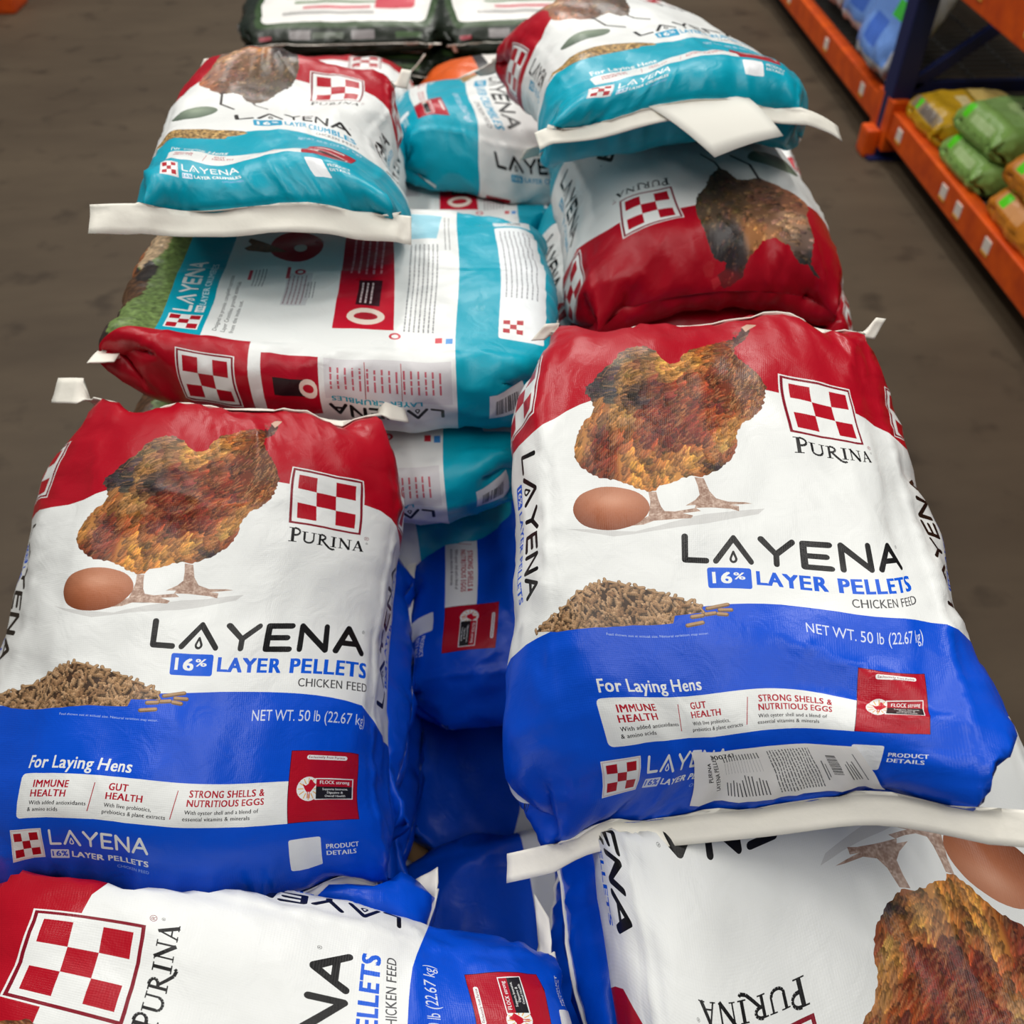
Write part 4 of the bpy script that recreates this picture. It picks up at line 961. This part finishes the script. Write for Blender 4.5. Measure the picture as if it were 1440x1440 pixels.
'J': {"b":[0.8,0.8],"q":[-0.2956,1.3611,0.8525,0.0381,-0.0379,0.0641,-0.0584,0.6695,-0.007,0.0404,-0.0754,-0.0491,-0.2901,-0.0051,0.1309,-0.1295,-0.034,-0.0034,-0.0174],"c":[[-0.199,0.288,0.05,0.0037,-0.0,-0.0021],[-0.001,0.288,0.056,-0.0039,0.0047,0.0162],[0.197,0.288,0.051,0.0072,0.0041,0.0118],[-0.197,-0.286,0.057,-0.0606,-0.0177,-0.0013],[0.001,-0.287,0.063,0.0397,0.0145,0.019],[0.112,-0.277,0.06,-0.0119,0.0007,0.0037],[0.198,-0.285,0.057,0.0542,-0.0042,-0.011],[-0.216,-0.101,0.111,0.0191,0.0113,0.0159],[0.012,-0.072,0.135,0.066,0.0155,0.018],[0.219,-0.088,0.11,0.1135,-0.0103,-0.0323],[0.113,-0.136,0.135,-0.0198,-0.0069,-0.0122],[0.179,-0.21,0.118,-0.0714,0.0032,0.0185],[-0.174,-0.253,0.098,0.0938,0.0389,0.0334],[-0.144,-0.224,0.122,-0.0469,-0.028,-0.0395],[-0.03,-0.248,0.116,-0.0338,-0.0138,-0.0182],[-0.062,-0.025,0.135,-0.0353,-0.0077,-0.004],[0.188,-0.024,0.128,-0.1037,0.0052,0.029],[0.068,0.209,0.133,-0.0248,-0.0111,-0.027],[0.161,0.122,0.133,0.0429,-0.0,-0.006]]},
'K': {"b":[0.8,0.8],"q":[0.0762,2.0087,0.6548,-1.553,-0.0,-0.0943,-0.2416,-0.0671,-0.2962,0.1003,-0.0763,0.0619,-0.0104,0.0209,-0.0053,-0.0343,-0.0198,0.0729,0.0586],"c":[[-0.166,-0.075,0.133,0.0006,0.0002,-0.0021],[0.219,-0.085,0.11,0.0208,0.0422,-0.0591],[0.113,-0.136,0.135,0.0009,-0.0228,-0.0026],[0.186,-0.134,0.126,-0.0241,-0.0423,0.0798],[0.179,-0.21,0.118,0.0043,-0.0002,-0.0141],[0.109,-0.215,0.13,0.005,0.0367,-0.0216]]}}

ART_BLUE = front_art(True, True)
ART_BLUE_PLAIN = front_art(True, False, fine=False, plain=True, step=14)
ART_TEAL = front_art(False, True, 2.2, fine=False)
ART_BACK = back_art()
ART_TEAL_PLAIN = front_art(False, False, fine=False, plain=True, step=14)
PI = math.pi
FRONT = 'blue feed bags of the nearest stack'
TEALS = 'teal feed bags of the second stack'

A_ = feed_bag('feed_bag', 'blue-footed feed bag lying front up at left, behind the bottom left crosswise bag', FRONT, ART_BLUE, FIT['A'], seed=11,
    creases=((-100, 430, 40, 400, 3, 9), (-60, 400, 60, 425, 2.5, 7), (150, 160, 175, 300, 2, 6), (-190, 520, -150, 430, 2.5, 8), (-20, 60, 120, 30, 3, 12), (-180, 250, -60, 235, 1.5, 9)),
    bottom=dict(w=.026, tabs=(.0, .05), dirv=(.25, -1, -.1), tabz=(0, -.012), span=(.1, 1), wave=.006), top=dict(tabs=(.07, .04), droop=1.3, tabz=(-.004, -.008), w=.03), rank=.68)
B_ = feed_bag('feed_bag', 'blue-footed feed bag lying front up at right, printed paper slip by its bottom seam', FRONT, ART_BLUE, FIT['B'], seed=23,
    creases=((165, 128, 60, 140, -7, 9), (150, 150, 30, 185, 8, 14), (110, 118, 175, 112, 6, 7), (60, 190, 45, 150, 2.5, 10), (-170, 40, -195, 190, 2.5, 9), (165, 540, 130, 470, 3, 9), (192, 560, 150, 520, 3, 8), (-180, 90, -120, 60, 2, 10)),
    bottom=dict(w=.026, tabs=(.055, .11), dirv=(0, -1, -.12), tabz=(.004, -.03), inner=.014), top=dict(tabs=(.03, .02), droop=1.6, w=.024), rank=.72)
C_ = feed_bag('feed_bag', 'blue-footed feed bag lying crosswise in the bottom left corner, its words reading upwards', FRONT, ART_BLUE, FIT['C'], seed=37,
    creases=((195, 205, 60, 225, 4, 10), (190, 180, 120, 60, 3, 12), (150, 320, 60, 280, 2.5, 12), (190, 340, 100, 330, 2.5, 9), (170, 460, 130, 380, 2, 9)),
    bottom=dict(w=.03, tabs=(.03, .045), droop=.4, tabz=(0, .01)), top=dict())
D_ = feed_bag('feed_bag', 'blue-footed feed bag upside down to the viewer in the bottom right corner', FRONT, ART_BLUE, FIT['D'], seed=41,
    creases=((185, 430, 150, 330, 2, 10), (170, 300, 60, 340, 1.5, 14)), bottom=dict(), top=dict())
E_ = feed_bag('feed_bag', 'blue pellet feed bag lying crosswise one layer down between the left and right front bags', FRONT, ART_BLUE, FIT['E'], seed=53, crumple=1.3,
    creases=((175, 230, 60, 130, 4, 12), (195, 200, 110, 215, 3.5, 9), (80, 60, -40, 80, 2.5, 8), (190, 120, 150, 190, 4, 9), (-60, 160, 60, 230, 2.5, 12), (-120, 70, -20, 92, 2, 7)),
    bottom=dict(droop=.6, tabs=(.0, .03)), top=dict())
F_ = feed_bag('feed_bag', 'teal feed bag lying crosswise with its printed back panel up, behind the left blue bag', TEALS, ART_BACK, FIT['F'], flip=True, seed=61, crumple=1.25,
    creases=((-150, 300, -190, 330, 2, 8),), bottom=dict(tabs=(.03, .02), droop=.2), top=dict(tabs=(.05, .04), droop=.6))
H_ = feed_bag('feed_bag', 'teal feed bag with red head end towards the viewer and upside-down brown hen', TEALS, ART_TEAL, FIT['H'], seed=67,
    creases=((150, 560, 60, 470, 4, 12), (-170, 560, -120, 480, 5, 10), (-60, 560, -90, 500, 3, 9), (180, 520, 120, 540, 4, 10), (20, 575, 60, 500, 3, 10)), bottom=dict())
I_ = feed_bag('feed_bag', 'plump teal feed bag on top at right, blank paper tag hanging from its seam', TEALS, ART_TEAL, FIT['I'], seed=71,
    creases=((-190, 90, -90, 40, 4, 10), (190, 100, 110, 60, 4, 9), (60, 90, 150, 70, 3, 9)), bottom=dict(w=.024, tabs=(.02, .06), dirv=(0, -1, -.4), tabz=(-.004, -.02)), top=dict())
J_ = feed_bag('feed_bag', 'teal feed bag lying front up on top at left of the second stack', TEALS, ART_TEAL, FIT['J'], seed=83,
    creases=((190, 120, 120, 60, 4, 9), (60, 60, 130, 90, 3, 9), (-170, 150, -60, 130, 3, 11), (-190, 60, -120, 110, 3, 10)), bottom=dict(w=.034, tabs=(.06, .02), dirv=(0, -1, -.7), tabz=(-.004, 0), wave=.005), top=dict(tabs=(.03, .03), droop=1.5), under=.2)
K_ = feed_bag('feed_bag', 'teal feed bag lying crosswise between the two top teal bags, foot end at left', TEALS, ART_TEAL, FIT['K'], seed=89,
    creases=((100, 60, 190, 20, 4, 12),), bottom=dict(tabs=(.02, .04), droop=.4), top=dict())

# ------------------------------------------------------------------ lower layers of the two stacks
def lower(label, group, art, loc, yaw, flip=False, seed=1, pitch=0, roll=0, **kw):
    return feed_bag('feed_bag', label, group, art, None, (*loc, yaw, pitch, roll), flip, seed, (), 1.4, 1.0, **kw)
LOWF = 'blue feed bags low in the nearest stack'
LOWT = 'teal feed bags low in the second stack'
TB = dict(tabs=(.03, .03), droop=.3)
l1 = lower('blue feed bag under the left front bag, its end in the dark gap', LOWF, ART_BLUE_PLAIN, (-.345, .74, .43), PI / 2, seed=101, bottom=None, top=TB, scale=(1, .85, 1))
l2 = lower('blue feed bag under the bottom left crosswise bag', LOWF, ART_BLUE_PLAIN, (-.34, .24, .44), PI / 2 + .05, seed=103, bottom=TB, top=TB)
l3 = lower('blue feed bag under the right front bags, beyond the dark gap', LOWF, ART_BLUE_PLAIN, (.37, .44, .42), -PI / 2, seed=107, bottom=TB, top=TB)
deep = 'blue feed bag in the deeper layers seen down the dark gap'
for z, xl, xr in ((.262, -.345, .34), (.138, -.43, .12)):
    copy_thing(l1, (xl, .73, z), (0, 0, PI / 2 - .03), deep, LOWF)
    copy_thing(l1, (xl - .01, .23, z), (0, 0, PI / 2 + .03), deep, LOWF)
    copy_thing(l3, (xr, .90, z), (0, 0, -PI / 2 + .03), deep, LOWF)
    copy_thing(l3, (xr + .02, .41, z), (0, 0, -PI / 2 - .03), deep, LOWF)
lower('teal feed bag back up, directly under the crosswise back-up bag', LOWT, ART_BACK, (-.20, 1.15, .585), PI / 2, True, seed=111, bottom=TB, top=TB)
lower('teal feed bag with red square on its white side, below the middle crosswise bag', LOWT, ART_BACK, (-.06, 1.90, .52), PI / 2, True, seed=113, bottom=TB, top=TB)
t1 = lower('teal feed bag under the upside-down hen bag on the right', LOWT, ART_TEAL_PLAIN, (.38, 1.48, .60), PI, seed=117, bottom=TB, top=TB)
lower('teal feed bag with red and white chequered side behind the top left teal bag', LOWT, ART_TEAL_PLAIN, (-.33, 2.17, .59), 0, seed=119, bottom=TB, top=dict(tabs=(.02, .07), tabz=(.0, .06)), scale=(.84, 1, 1))
lower('teal feed bag hidden under the top left teal bag', LOWT, ART_TEAL_PLAIN, (-.315, 1.64, .70), PI, seed=217, scale=(.76, 1, 1))
tdeep = 'teal feed bag deep in the second stack'
for z in (.408, .273, .138):
    for x, y in ((-.2, 1.22), (.36, 1.46), (-.2, 1.88), (.36, 2.07)):
        copy_thing(t1, (x, y, z), (0, 0, PI / 2 if x < 0 else PI), tdeep, LOWT)
copy_thing(t1, (.47, 2.08, .545), (0, 0, PI), tdeep, LOWT)

# ------------------------------------------------------------------ pallets
M_WOOD = principled('raw_pallet_wood', (150, 116, 78), .8, noise=(9, (118, 88, 58), .35, .7))
def pallet(label, x, y, w=1.15, d=1.1):
    r = empty('wooden_pallet', (x, y, 0)); tag(r, label, 'pallet')
    for k in range(3):
        m = MB(); yy = -d / 2 + .05 + k * (d - .1) / 2; m.box(-w / 2, w / 2, yy - .04, yy + .04, .02, .115, .003); m.build('stringer', M_WOOD, r)
    for k in range(6):
        m = MB(); xx = -w / 2 + .05 + k * (w - .1) / 5; m.box(xx - .05, xx + .05, -d / 2, d / 2, .115, .137, .003); m.build('deck_board', M_WOOD, r)
    for k in range(3):
        m = MB(); xx = -w / 2 + .05 + k * (w - .1) / 2; m.box(xx - .05, xx + .05, -d / 2, d / 2, .0, .02, .003); m.build('bottom_board', M_WOOD, r)
pallet('wooden pallet under the blue feed bags', 0.0, .60)
pallet('wooden pallet under the teal feed bags', .07, 1.75, 1.2, 1.15)

# ------------------------------------------------------------------ far stack of green and black bags
def simple_art(x0, fn, base, step=18.0):
    A = Art(x0, base=base, step=step); fn(A); return A.bake()
def soil(A):
    e = PER * 500
    A.rect(-e + .1, .1, e - .1, L * 1000 - .1, (26, 34, 24), 1)
    A.rect(-185, 62, 185, 520, (50, 72, 40), 2, 20); A.rect(-170, 84, 170, 500, (232, 230, 226), 3, 16)
    r = random.Random(3)
    for k in range(9): A.rect(-140 + r.uniform(0, 60), 120 + k * 36, -20 + r.uniform(0, 150), 138 + k * 36, r.choice(((206, 110, 118), (190, 70, 84), (170, 168, 166), (120, 140, 110))), 4, 4)
    A.rect(60, 150, 140, 260, (200, 70, 84), 5, 12)
    for u in (-110, 20): A.rect(u, 22, u + 46, 52, (132, 128, 128), 4, 3)
    A.rect(-60, 26, 4, 46, (88, 96, 84), 4, 2); A.rect(-178, 20, -150, 34, (150, 60, 70), 4, 3); A.rect(110, 24, 170, 44, (60, 84, 50), 4, 2)
    for s in (-1, 1): A.rect(s * 262 - 30, 120, s * 262 + 30, 180, (120, 120, 118), 4, 3)
ART_SOIL = simple_art(-PER * 500, soil, (30, 36, 28))
SOILG = 'green and black garden bags on the far stack'
SSC = (1.12, 1.05, .52)
def soil_bag(label, loc, yaw, seed): return feed_bag('garden_soil_bag', label, SOILG, ART_SOIL, None, (*loc, yaw, 0, 0), False, seed, (), 1.5, 1.6, scale=SSC, bottom=dict(w=.02, tabs=(.02, .03), droop=.4), cat='garden bag')
cols = ((-.31, 2.86), (.19, 2.87))
first = None
names = ('left', 'right')
rows = ('topmost', 'second from top', 'third from top', 'fourth from top', 'fifth from top', 'sixth from top', 'seventh from top', 'lowest')
proto = [soil_bag('topmost green and black garden bag with white top, left pile of the far stack', (-.31, 2.86, .66), 0, 131),
         soil_bag('topmost green and black garden bag with white top, right pile of the far stack', (.19, 2.87, .655), .03, 137)]
for k in range(1, 8):
    for c in (0, 1):
        src = proto[(k + c) % 2]
        copy_thing(src, (cols[c][0] + .012 * ((k * 7 + c * 3) % 5 - 2), cols[c][1] + .008 * ((k * 5 + c) % 5 - 2), .66 - .0725 * k), (0, 0, .03 * ((k * 3 + c) % 3 - 1)), '%s garden bag with black printed end, %s pile of the far stack' % (rows[k], names[c]))
copy_thing(proto[0], (-.31, 3.53, .64), (0, 0, .02), 'green and black garden bag behind the left pile top, far row')
copy_thing(proto[1], (.2, 3.54, .645), (0, 0, -.03), 'green and black garden bag behind the right pile top, far row')
for k in range(1, 8):
    for c, x in ((0, -.31), (1, .2)): copy_thing(proto[c], (x, 3.53, .645 - .0725 * k), (0, 0, .02 * (k % 3 - 1)), 'green and black garden bag low in the hidden far row')
pallet('wooden pallet under the green and black garden bags', -.06, 3.2, 1.15, 1.35)

def orange_art(A):
    e = PER * 500
    A.rect(-e + .1, .1, e - .1, 150, (214, 92, 34), 1); A.rect(-e + .1, 150, e - .1, 176, (40, 38, 40), 1); A.rect(-e + .1, 420, e - .1, L * 1000 - .1, (200, 60, 40), 1)
    A.rect(-120, 220, 120, 380, (226, 160, 60), 3, 20); A.rect(-90, 260, 90, 300, (60, 50, 48), 4, 4); A.rect(230, 40, 300, 130, (236, 232, 224), 3, 8)
ART_OR = simple_art(-PER * 500, orange_art, (228, 224, 218))
feed_bag('feed_bag', 'orange and white feed bag behind the crosswise teal bag, left of the plump top one', None, ART_OR, None, (.20, 2.32, .56, -PI / 2 + .2, 0, 0), False, 141, (), 1.3, 1.3, bottom=TB)
feed_bag('feed_bag', 'white feed bag with orange foot low behind the crosswise teal bag', None, ART_OR, None, (.21, 2.34, .42, -PI / 2 - .1, 0, 0), False, 143, (), 1.3, 1.3, bottom=TB)
for z in (.28, .14): feed_bag('feed_bag', 'orange and white feed bag deep behind the teal stack', 'orange feed bags', ART_OR, None, (.2, 2.33, z, -PI / 2, 0, 0), False, 145, (), 1.3, 1.3)

# ------------------------------------------------------------------ pallet rack along the right aisle
M_ORANGE = principled('orange_rack_paint', (222, 86, 2), .45, noise=(14, (190, 64, 6), .35, .7))
M_NAVY = principled('navy_rack_paint', (16, 28, 78), .5)
M_DECK = principled('galvanised_wire_deck', (120, 120, 118), .5, .6)
M_LABEL = principled('price_ticket_card', (224, 214, 204), .6)
M_TICKF = principled('yellow_ticket_foot', (226, 160, 60), .6)
RX = 1.51
def beam(label, z0, z1, y0, y1, ticks, x=RX):
    r = empty('rack_beam', (x, (y0 + y1) / 2, z0)); tag(r, label, 'rack beam')
    h = z1 - z0; l = (y1 - y0) / 2
    m = MB(); m.box(0, .05, -l, l, 0, h, .006); m.box(.05, .062, -l, l, 0, h - .03, .003); m.build('beam_rail', M_ORANGE, r)
    for s in (-1, 1):
        m = MB(); m.box(-.006, .058, s * l - .03, s * l + .03, -.05, h + .03, .004); m.build('end_connector', M_ORANGE, r)
    for ty in ticks:
        m = MB(); m.box(-.003, .001, ty - (y0 + y1) / 2 - .021, ty - (y0 + y1) / 2 + .021, h * .36, h * .76, .0008)
        t = m.build('price_ticket', M_LABEL, r); m = MB(); m.box(-.0036, .0, ty - (y0 + y1) / 2 - .021, ty - (y0 + y1) / 2 + .021, h * .27, h * .36); m.build('ticket_foot', M_TICKF, t)
    return r
beam('orange bottom rack beam with white price tickets, nearer bay', .09, .185, .9, 3.33, (1.2, 1.55, 1.9, 2.12, 2.44, 2.66, 2.78, 3.2))
beam('orange bottom rack beam with white price tickets, farther bay', .09, .185, 3.43, 6.2, (3.62, 4.1, 4.7, 5.3))
beam('orange upper rack beam above the dark shelf, nearer bay', .62, .74, .9, 3.33, (2.0, 2.62, 2.95))
beam('orange upper rack beam above the shelf, farther bay', .62, .74, 3.43, 6.2, (3.9, 4.6))
def upright(label, y):
    r = empty('rack_upright', (RX + .03, y, 0)); tag(r, label, 'rack upright')
    for x in (0, .98):
        m = MB(); m.box(x - .035, x + .04, -.045, .045, .01, 2.2, .006); m.build('post', M_NAVY, r)
        m = MB(); m.box(x - .07, x + .07, -.07, .07, 0, .01); m.build('foot_plate', M_NAVY, r)
    for z0, z1 in ((.24, .24), (.24, .95), (.95, .95), (.95, 1.7)):
        m = MB(); a = math.atan2(z1 - z0, .9); ln = math.hypot(.9, z1 - z0)
        m.box(0, ln, -.015, .015, -.02, .02, .003, Matrix.Translation((.04, 0, z0)) @ Matrix.Rotation(-a, 4, 'Y')); m.build('brace', M_NAVY, r)
    if True:
        m = MB(); m.box(-.085, -.036, -.04, .04, 0, .10, .015); m.build('post_guard', M_ORANGE, r)
upright('navy rack upright between the two bays of the right-hand shelves', 3.38)
upright('navy rack upright at the far end of the right-hand shelves', 6.25)
for nm, z, y0, y1 in (('nearer bay bottom', .165, .95, 3.3), ('farther bay bottom', .165, 3.46, 6.15), ('nearer bay upper', .72, .95, 3.3), ('farther bay upper', .72, 3.46, 6.15)):
    r = empty('wire_shelf', (RX + .52, (y0 + y1) / 2, z)); tag(r, 'galvanised wire shelf deck of the %s level' % nm, 'shelf')
    m = MB(); l = (y1 - y0) / 2; n = int(l * 2 / .05)
    for k in range(n + 1): yy = -l + k * 2 * l / n; m.box(-.47, .47, yy - .003, yy + .003, .006, .012)
    for k in range(6): xx = -.46 + k * .184; m.box(xx - .004, xx + .004, -l, l, 0, .006)
    m.build('wire_mesh', M_DECK, r)
m = MB(); m.box(0, .02, .7, 6.5, 0, 2.3); bk = m.build('rack_back_panel', principled('dark_back_panel', (24, 24, 28), .8)); bk.location = (RX + 1.1, 0, 0)
tag(bk, 'dark back panel behind the right-hand shelves', 'panel')

# goods on the rack
def goods_art(base, spots):
    def fn(A):
        for (x0, y0, x1, y1, c, l) in spots: A.rect(x0, y0, x1, y1, c, l, 6)
    return simple_art(-PER * 500, fn, base, 24.0)
NEON = (96, 226, 30)
AR_Y = goods_art((204, 160, 30), [(-150, 300, 150, 520, (220, 190, 110), 2), (-60, 200, 120, 262, (226, 206, 150), 2), (-170, 20, 170, 70, (160, 140, 110), 2), (-120, 22, -70, 66, NEON, 4), (-30, 25, 110, 62, (122, 110, 100), 3), (-200, 280, 200, 300, (150, 120, 30), 3)])
AR_G = goods_art((136, 176, 92), [(-150, 120, 150, 480, (156, 196, 116), 2), (-60, 180, 90, 330, (190, 222, 150), 3), (-20, 220, 50, 280, (90, 120, 70), 4), (-150, 24, -92, 78, NEON, 4), (-60, 26, 120, 60, (176, 204, 140), 3)])
AR_O = goods_art((206, 128, 40), [(-160, 150, 160, 470, (176, 104, 34), 2), (-150, 24, 40, 80, (226, 162, 104), 3), (-130, 28, -80, 76, NEON, 4), (50, 130, 90, 170, (240, 210, 190), 4), (-90, 230, 100, 380, (150, 84, 30), 3)])
AR_B = goods_art((196, 196, 200), [(-190, 60, 190, 300, (110, 150, 220), 2), (-90, 100, 60, 200, (70, 110, 200), 3), (40, 220, 130, 280, (70, 190, 70), 4), (-170, 10, -60, 60, (226, 236, 244), 4), (-150, 330, 150, 500, (150, 148, 148), 2), (-40, 380, 60, 430, (190, 110, 100), 3)])
AR_W = goods_art((216, 214, 196), [(-120, 80, 120, 260, (60, 170, 210), 2), (-60, 110, 60, 200, (236, 240, 240), 3), (-180, 330, 180, 420, (214, 170, 60), 2), (-60, 440, 100, 520, (120, 150, 70), 3)])
AR_P = goods_art((58, 54, 60), [(-150, 100, 150, 460, (86, 82, 92), 2), (-60, 200, 90, 300, (120, 116, 126), 3)])
def goods(name, label, art, loc, yaw, sc, seed, cat='bag', pitch=0, roll=0, group=None):
    return feed_bag(name, label, group, art, None, (*loc, yaw, pitch, roll), False, seed, (), 1.5, 1.5, scale=sc, bottom=None, cat=cat)
SH = .18
goods('seed_bag', 'yellow bag with grey ticket, first on the rack shelf past the post', AR_Y, (1.71, 3.14, SH), -PI / 2, (.60, .62, .75), 151)
goods('seed_bag', 'yellow and cream bag deeper on the shelf behind the yellow one', AR_Y, (2.10, 3.08, SH), -PI / 2 + .2, (.7, .6, .8), 153)
g1 = goods('seed_bag', 'pale green bag with neon green ticket, lower of the pair on the shelf', AR_G, (1.72, 2.81, SH), -PI / 2, (.62, .68, .75), 157)
copy_thing(g1, (1.74, 2.82, SH + .10), (0, 0, -PI / 2 + .06), 'pale green bag with neon green ticket, upper of the pair on the shelf')
o1 = goods('seed_bag', 'orange bag with neon green ticket, lowest of the orange pile on the shelf', AR_O, (1.72, 2.40, SH), -PI / 2, (.78, .68, .75), 163)
copy_thing(o1, (1.74, 2.41, SH + .10), (0, 0, -PI / 2 + .05), 'orange bag with neon green ticket, top of the orange pile on the shelf')
copy_thing(o1, (1.73, 1.96, SH), (0, 0, -PI / 2 - .04), 'orange bag nearest the viewer on the rack shelf, cut by the picture edge')
goods('salt_bag', 'upright clear bag with blue print, beside the navy rack post', AR_B, (1.66, 3.62, SH + .25), -PI / 2, (.75, .85, .8), 167, pitch=1.15)
goods('salt_bag', 'upright clear bag with blue print, second beyond the navy rack post', AR_B, (1.72, 3.98, SH + .26), -PI / 2 + .1, (.75, .85, .8), 173, pitch=1.15)
goods('salt_bag', 'upright grey bag with blue print, third beyond the navy rack post', AR_B, (1.72, 4.36, SH + .26), -PI / 2, (.75, .85, .8), 175, pitch=1.15)
goods('seed_bag', 'cream bag with blue badge at the far end of the bottom shelf', AR_W, (1.72, 4.76, SH + .24), -PI / 2, (.75, .85, .8), 179, pitch=1.1)
goods('seed_bag', 'cream and yellow bag past the blue badge one on the bottom shelf', AR_W, (1.74, 5.2, SH), -PI / 2, (.9, .9, .9), 181)
goods('seed_bag', 'dark grey bag deep in the shadow of the bottom shelf', AR_P, (2.3, 2.4, SH), -PI / 2, (.9, .6, .9), 191)
goods('seed_bag', 'pale green bag on the upper rack shelf in the top right corner', AR_G, (1.88, 2.84, .735), -PI / 2, (1.0, 1.1, .9), 193)

for k, (y_, a_) in enumerate(((2.3, AR_O), (1.7, AR_Y), (3.7, AR_W), (4.4, AR_B), (5.2, AR_G))):  # unseen bags added on the upper level to shade the shelf below
    goods('seed_bag', ('unseen orange bag added for shade, upper rack shelf nearer bay', 'unseen yellow bag added for shade, nearest on the upper rack shelf', 'unseen cream bag added for shade, upper shelf just past the post', 'unseen blue print bag added for shade, upper shelf farther bay', 'unseen green bag added for shade, far along the upper shelf')[k], a_, (1.95, y_, .735), -PI / 2, (1.1, 1.25, 1.0), 200 + k)
# rack foot at the far left edge of the aisle
r = empty('rack_upright', (-2.27, 5.2, 0)); tag(r, 'dark rack upright with orange foot at the far left edge', 'rack upright')
m = MB(); m.box(-.04, .04, -.04, .04, .01, 1.6, .006); m.build('post', M_NAVY, r)
m = MB(); m.box(-.08, .09, -.1, .1, 0, .13, .02); m.build('post_guard', M_ORANGE, r)
m = MB(); m.box(-.02, .03, .05, 2.2, .09, .19, .005); m.build('beam_rail', M_ORANGE, r)

settle(BAGS)
finish(BAGS)
for a in LATER: copy_now(*a)

# paper slip with the feed analysis, stuck to the right front bag
def slip_art():
    A = Art(0.0, base=(232, 230, 226)); return A
def paper_slip():
    A = Art(-PER * 500); w, h = 178, 60
    A.V = []; A.F = []
    n = 24; m = 12
    A.text('300743', 24, h - 8, 4.5, BLACK, w=26, bold=.02)
    A.at(0, 0, PI / 2)
    A.text('PURINA', 26, -22, 4.2, BLACK, w=22, bold=.03); A.text('LAYENA PELLET', 14, -29, 4.2, BLACK, w=42, bold=.03)
    A.at()
    r = random.Random(4)
    for k in range(13):
        x = 36 + k * 3.1; y = 6
        A.rect(x, y, x + 1.0, y + r.uniform(14, 24), (70, 70, 72), 3); A.rect(x + .3, y + 26, x + .6, h - 14, (150, 150, 150), 3); A.rect(x, h - 13, x + 1.0, h - 6, (70, 70, 72), 3)
    for k in range(15):
        x = 84 + k * 3.0; y = 6
        while y < h - 5:
            q = r.uniform(2, 7); A.rect(x, y, x + 1.1, min(y + q, h - 5), (84, 84, 86), 3); y += q + .8
    A.rect(133, 14, 134.2, 40, (90, 90, 92), 3); A.rect(136, 18, 137, 36, (90, 90, 92), 3)
    y = 22
    while y < 46:
        q = r.choice((.5, .8, 1.2)); A.rect(141, y, 151, y + q, BLACK, 3); y += q + r.choice((.6, .9))
    for k in range(4): A.rect(156 + k * 2.6, 14, 157 + k * 2.6, 36 + 4 * (k % 2), (84, 84, 86), 3)
    A.rect(169, 12, 170, 50, (110, 110, 112), 3)
    V = [Vector(p) for p in A.V]
    for i in range(n + 1):
        for j in range(m + 1): V.append(Vector((w * i / n, h * j / m)))
    E = []
    for f in A.F: E += [(f[i - 1], f[i]) for i in range(len(f))]
    rv, _, rf, _, _, _ = delaunay_2d_cdt(V, E, [], 0, 1e-3, False)
    A.XY = np.array([tuple(v) for v in rv]) / 1000; A.T = np.array([tuple(f) for f in rf])
    K = np.zeros((len(A.T), 3, 3)); K[:] = lin((234, 232, 228))
    ce = np.array([tuple(v) for v in rv])[A.T].mean(1)
    for i, f in enumerate(A.F): K[inside(ce[:, 0], ce[:, 1], np.array([A.V[k] for k in f]))] = lin(A.C[i])
    A.K = K
    # slip corner at (-66, 26) mm on the bag, turned a little
    x = A.XY[:, 0]; y = A.XY[:, 1]; a = math.radians(-1.5)
    u = -.040 + x * math.cos(a) - y * math.sin(a) - .62 * y; v = .024 + x * math.sin(a) + y * math.cos(a)
    P = grid_at(B_['S'], u, v) + grid_at(B_['N'], u, v) * (.0022 + .0025 * np.clip((y - .03) / .03, 0, 1) ** 2)[:, None]; nn = grid_at(B_['N'], u, v)
    A.P, A.N = P, nn
    me = bpy.data.meshes.new('paper_slip')
    T = A.T
    me.from_pydata(P.tolist(), [], T.tolist()); me.polygons.foreach_set('use_smooth', [True] * len(T))
    uv = me.uv_layers.new(name='sheet'); uv.data.foreach_set('uv', A.XY[T.ravel()].astype(np.float32).ravel())
    ca = me.color_attributes.new('ink', 'FLOAT_COLOR', 'CORNER'); cc = np.ones((len(T) * 3, 4), np.float32); cc[:, :3] = A.K.reshape(-1, 3); ca.data.foreach_set('color', cc.ravel())
    me.normals_split_custom_set_from_vertices(nn.tolist()); me.materials.append(M_SLIP)
    o = bpy.data.objects.new('paper_slip', me); col.objects.link(o); o.parent = B_['root']
    o['label'] = 'white printed paper slip'
    return o
M_SLIP = print_material('printed_paper', 0.6, 0.3, 0.25)
paper_slip()

# curled slip on the blue bag in the gap
g = []
for i in range(13):
    row = []
    for j in range(7):
        t = i / 12; s = j / 6
        u = np.array([-.082 + .185 * t]); v = np.array([.002 + .066 * s * (1 - .3 * t)])
        row.append((patch(E_['S'], E_['N'], u, v, .003 + .03 * (1 - s) * t + .012 * math.sin(t * 3) * (1 - s))[0]))
    g.append(row)
sl = sheet('paper_slip', g, M_PAPER, E_['root']); sl['label'] = 'curled white paper slip'

# blank tag on the plump teal bag: hangs out over the seam and dips
g = []
g = []
p0 = grid_at(I_['S'], np.array([-.05]), np.array([.0]))[0]; p1 = grid_at(I_['S'], np.array([.095]), np.array([.0]))[0]
for i in range(9):
    row = []
    for j in range(7):
        t = i / 8; s = j / 6
        e = np.array([.080, -.105, -.044]) * (1 - t) + np.array([.034, -.080, -.032]) * t
        row.append(p0 * (1 - t) + p1 * t + np.array([0, .012, .012]) + e * s + np.array([0, 0, .020 * s * (1 - s) + .004 * math.sin(t * 3)]))
    g.append(row)
tg = sheet('paper_tag', g, M_PAPER, I_['root']); tg['label'] = 'blank white paper tag'
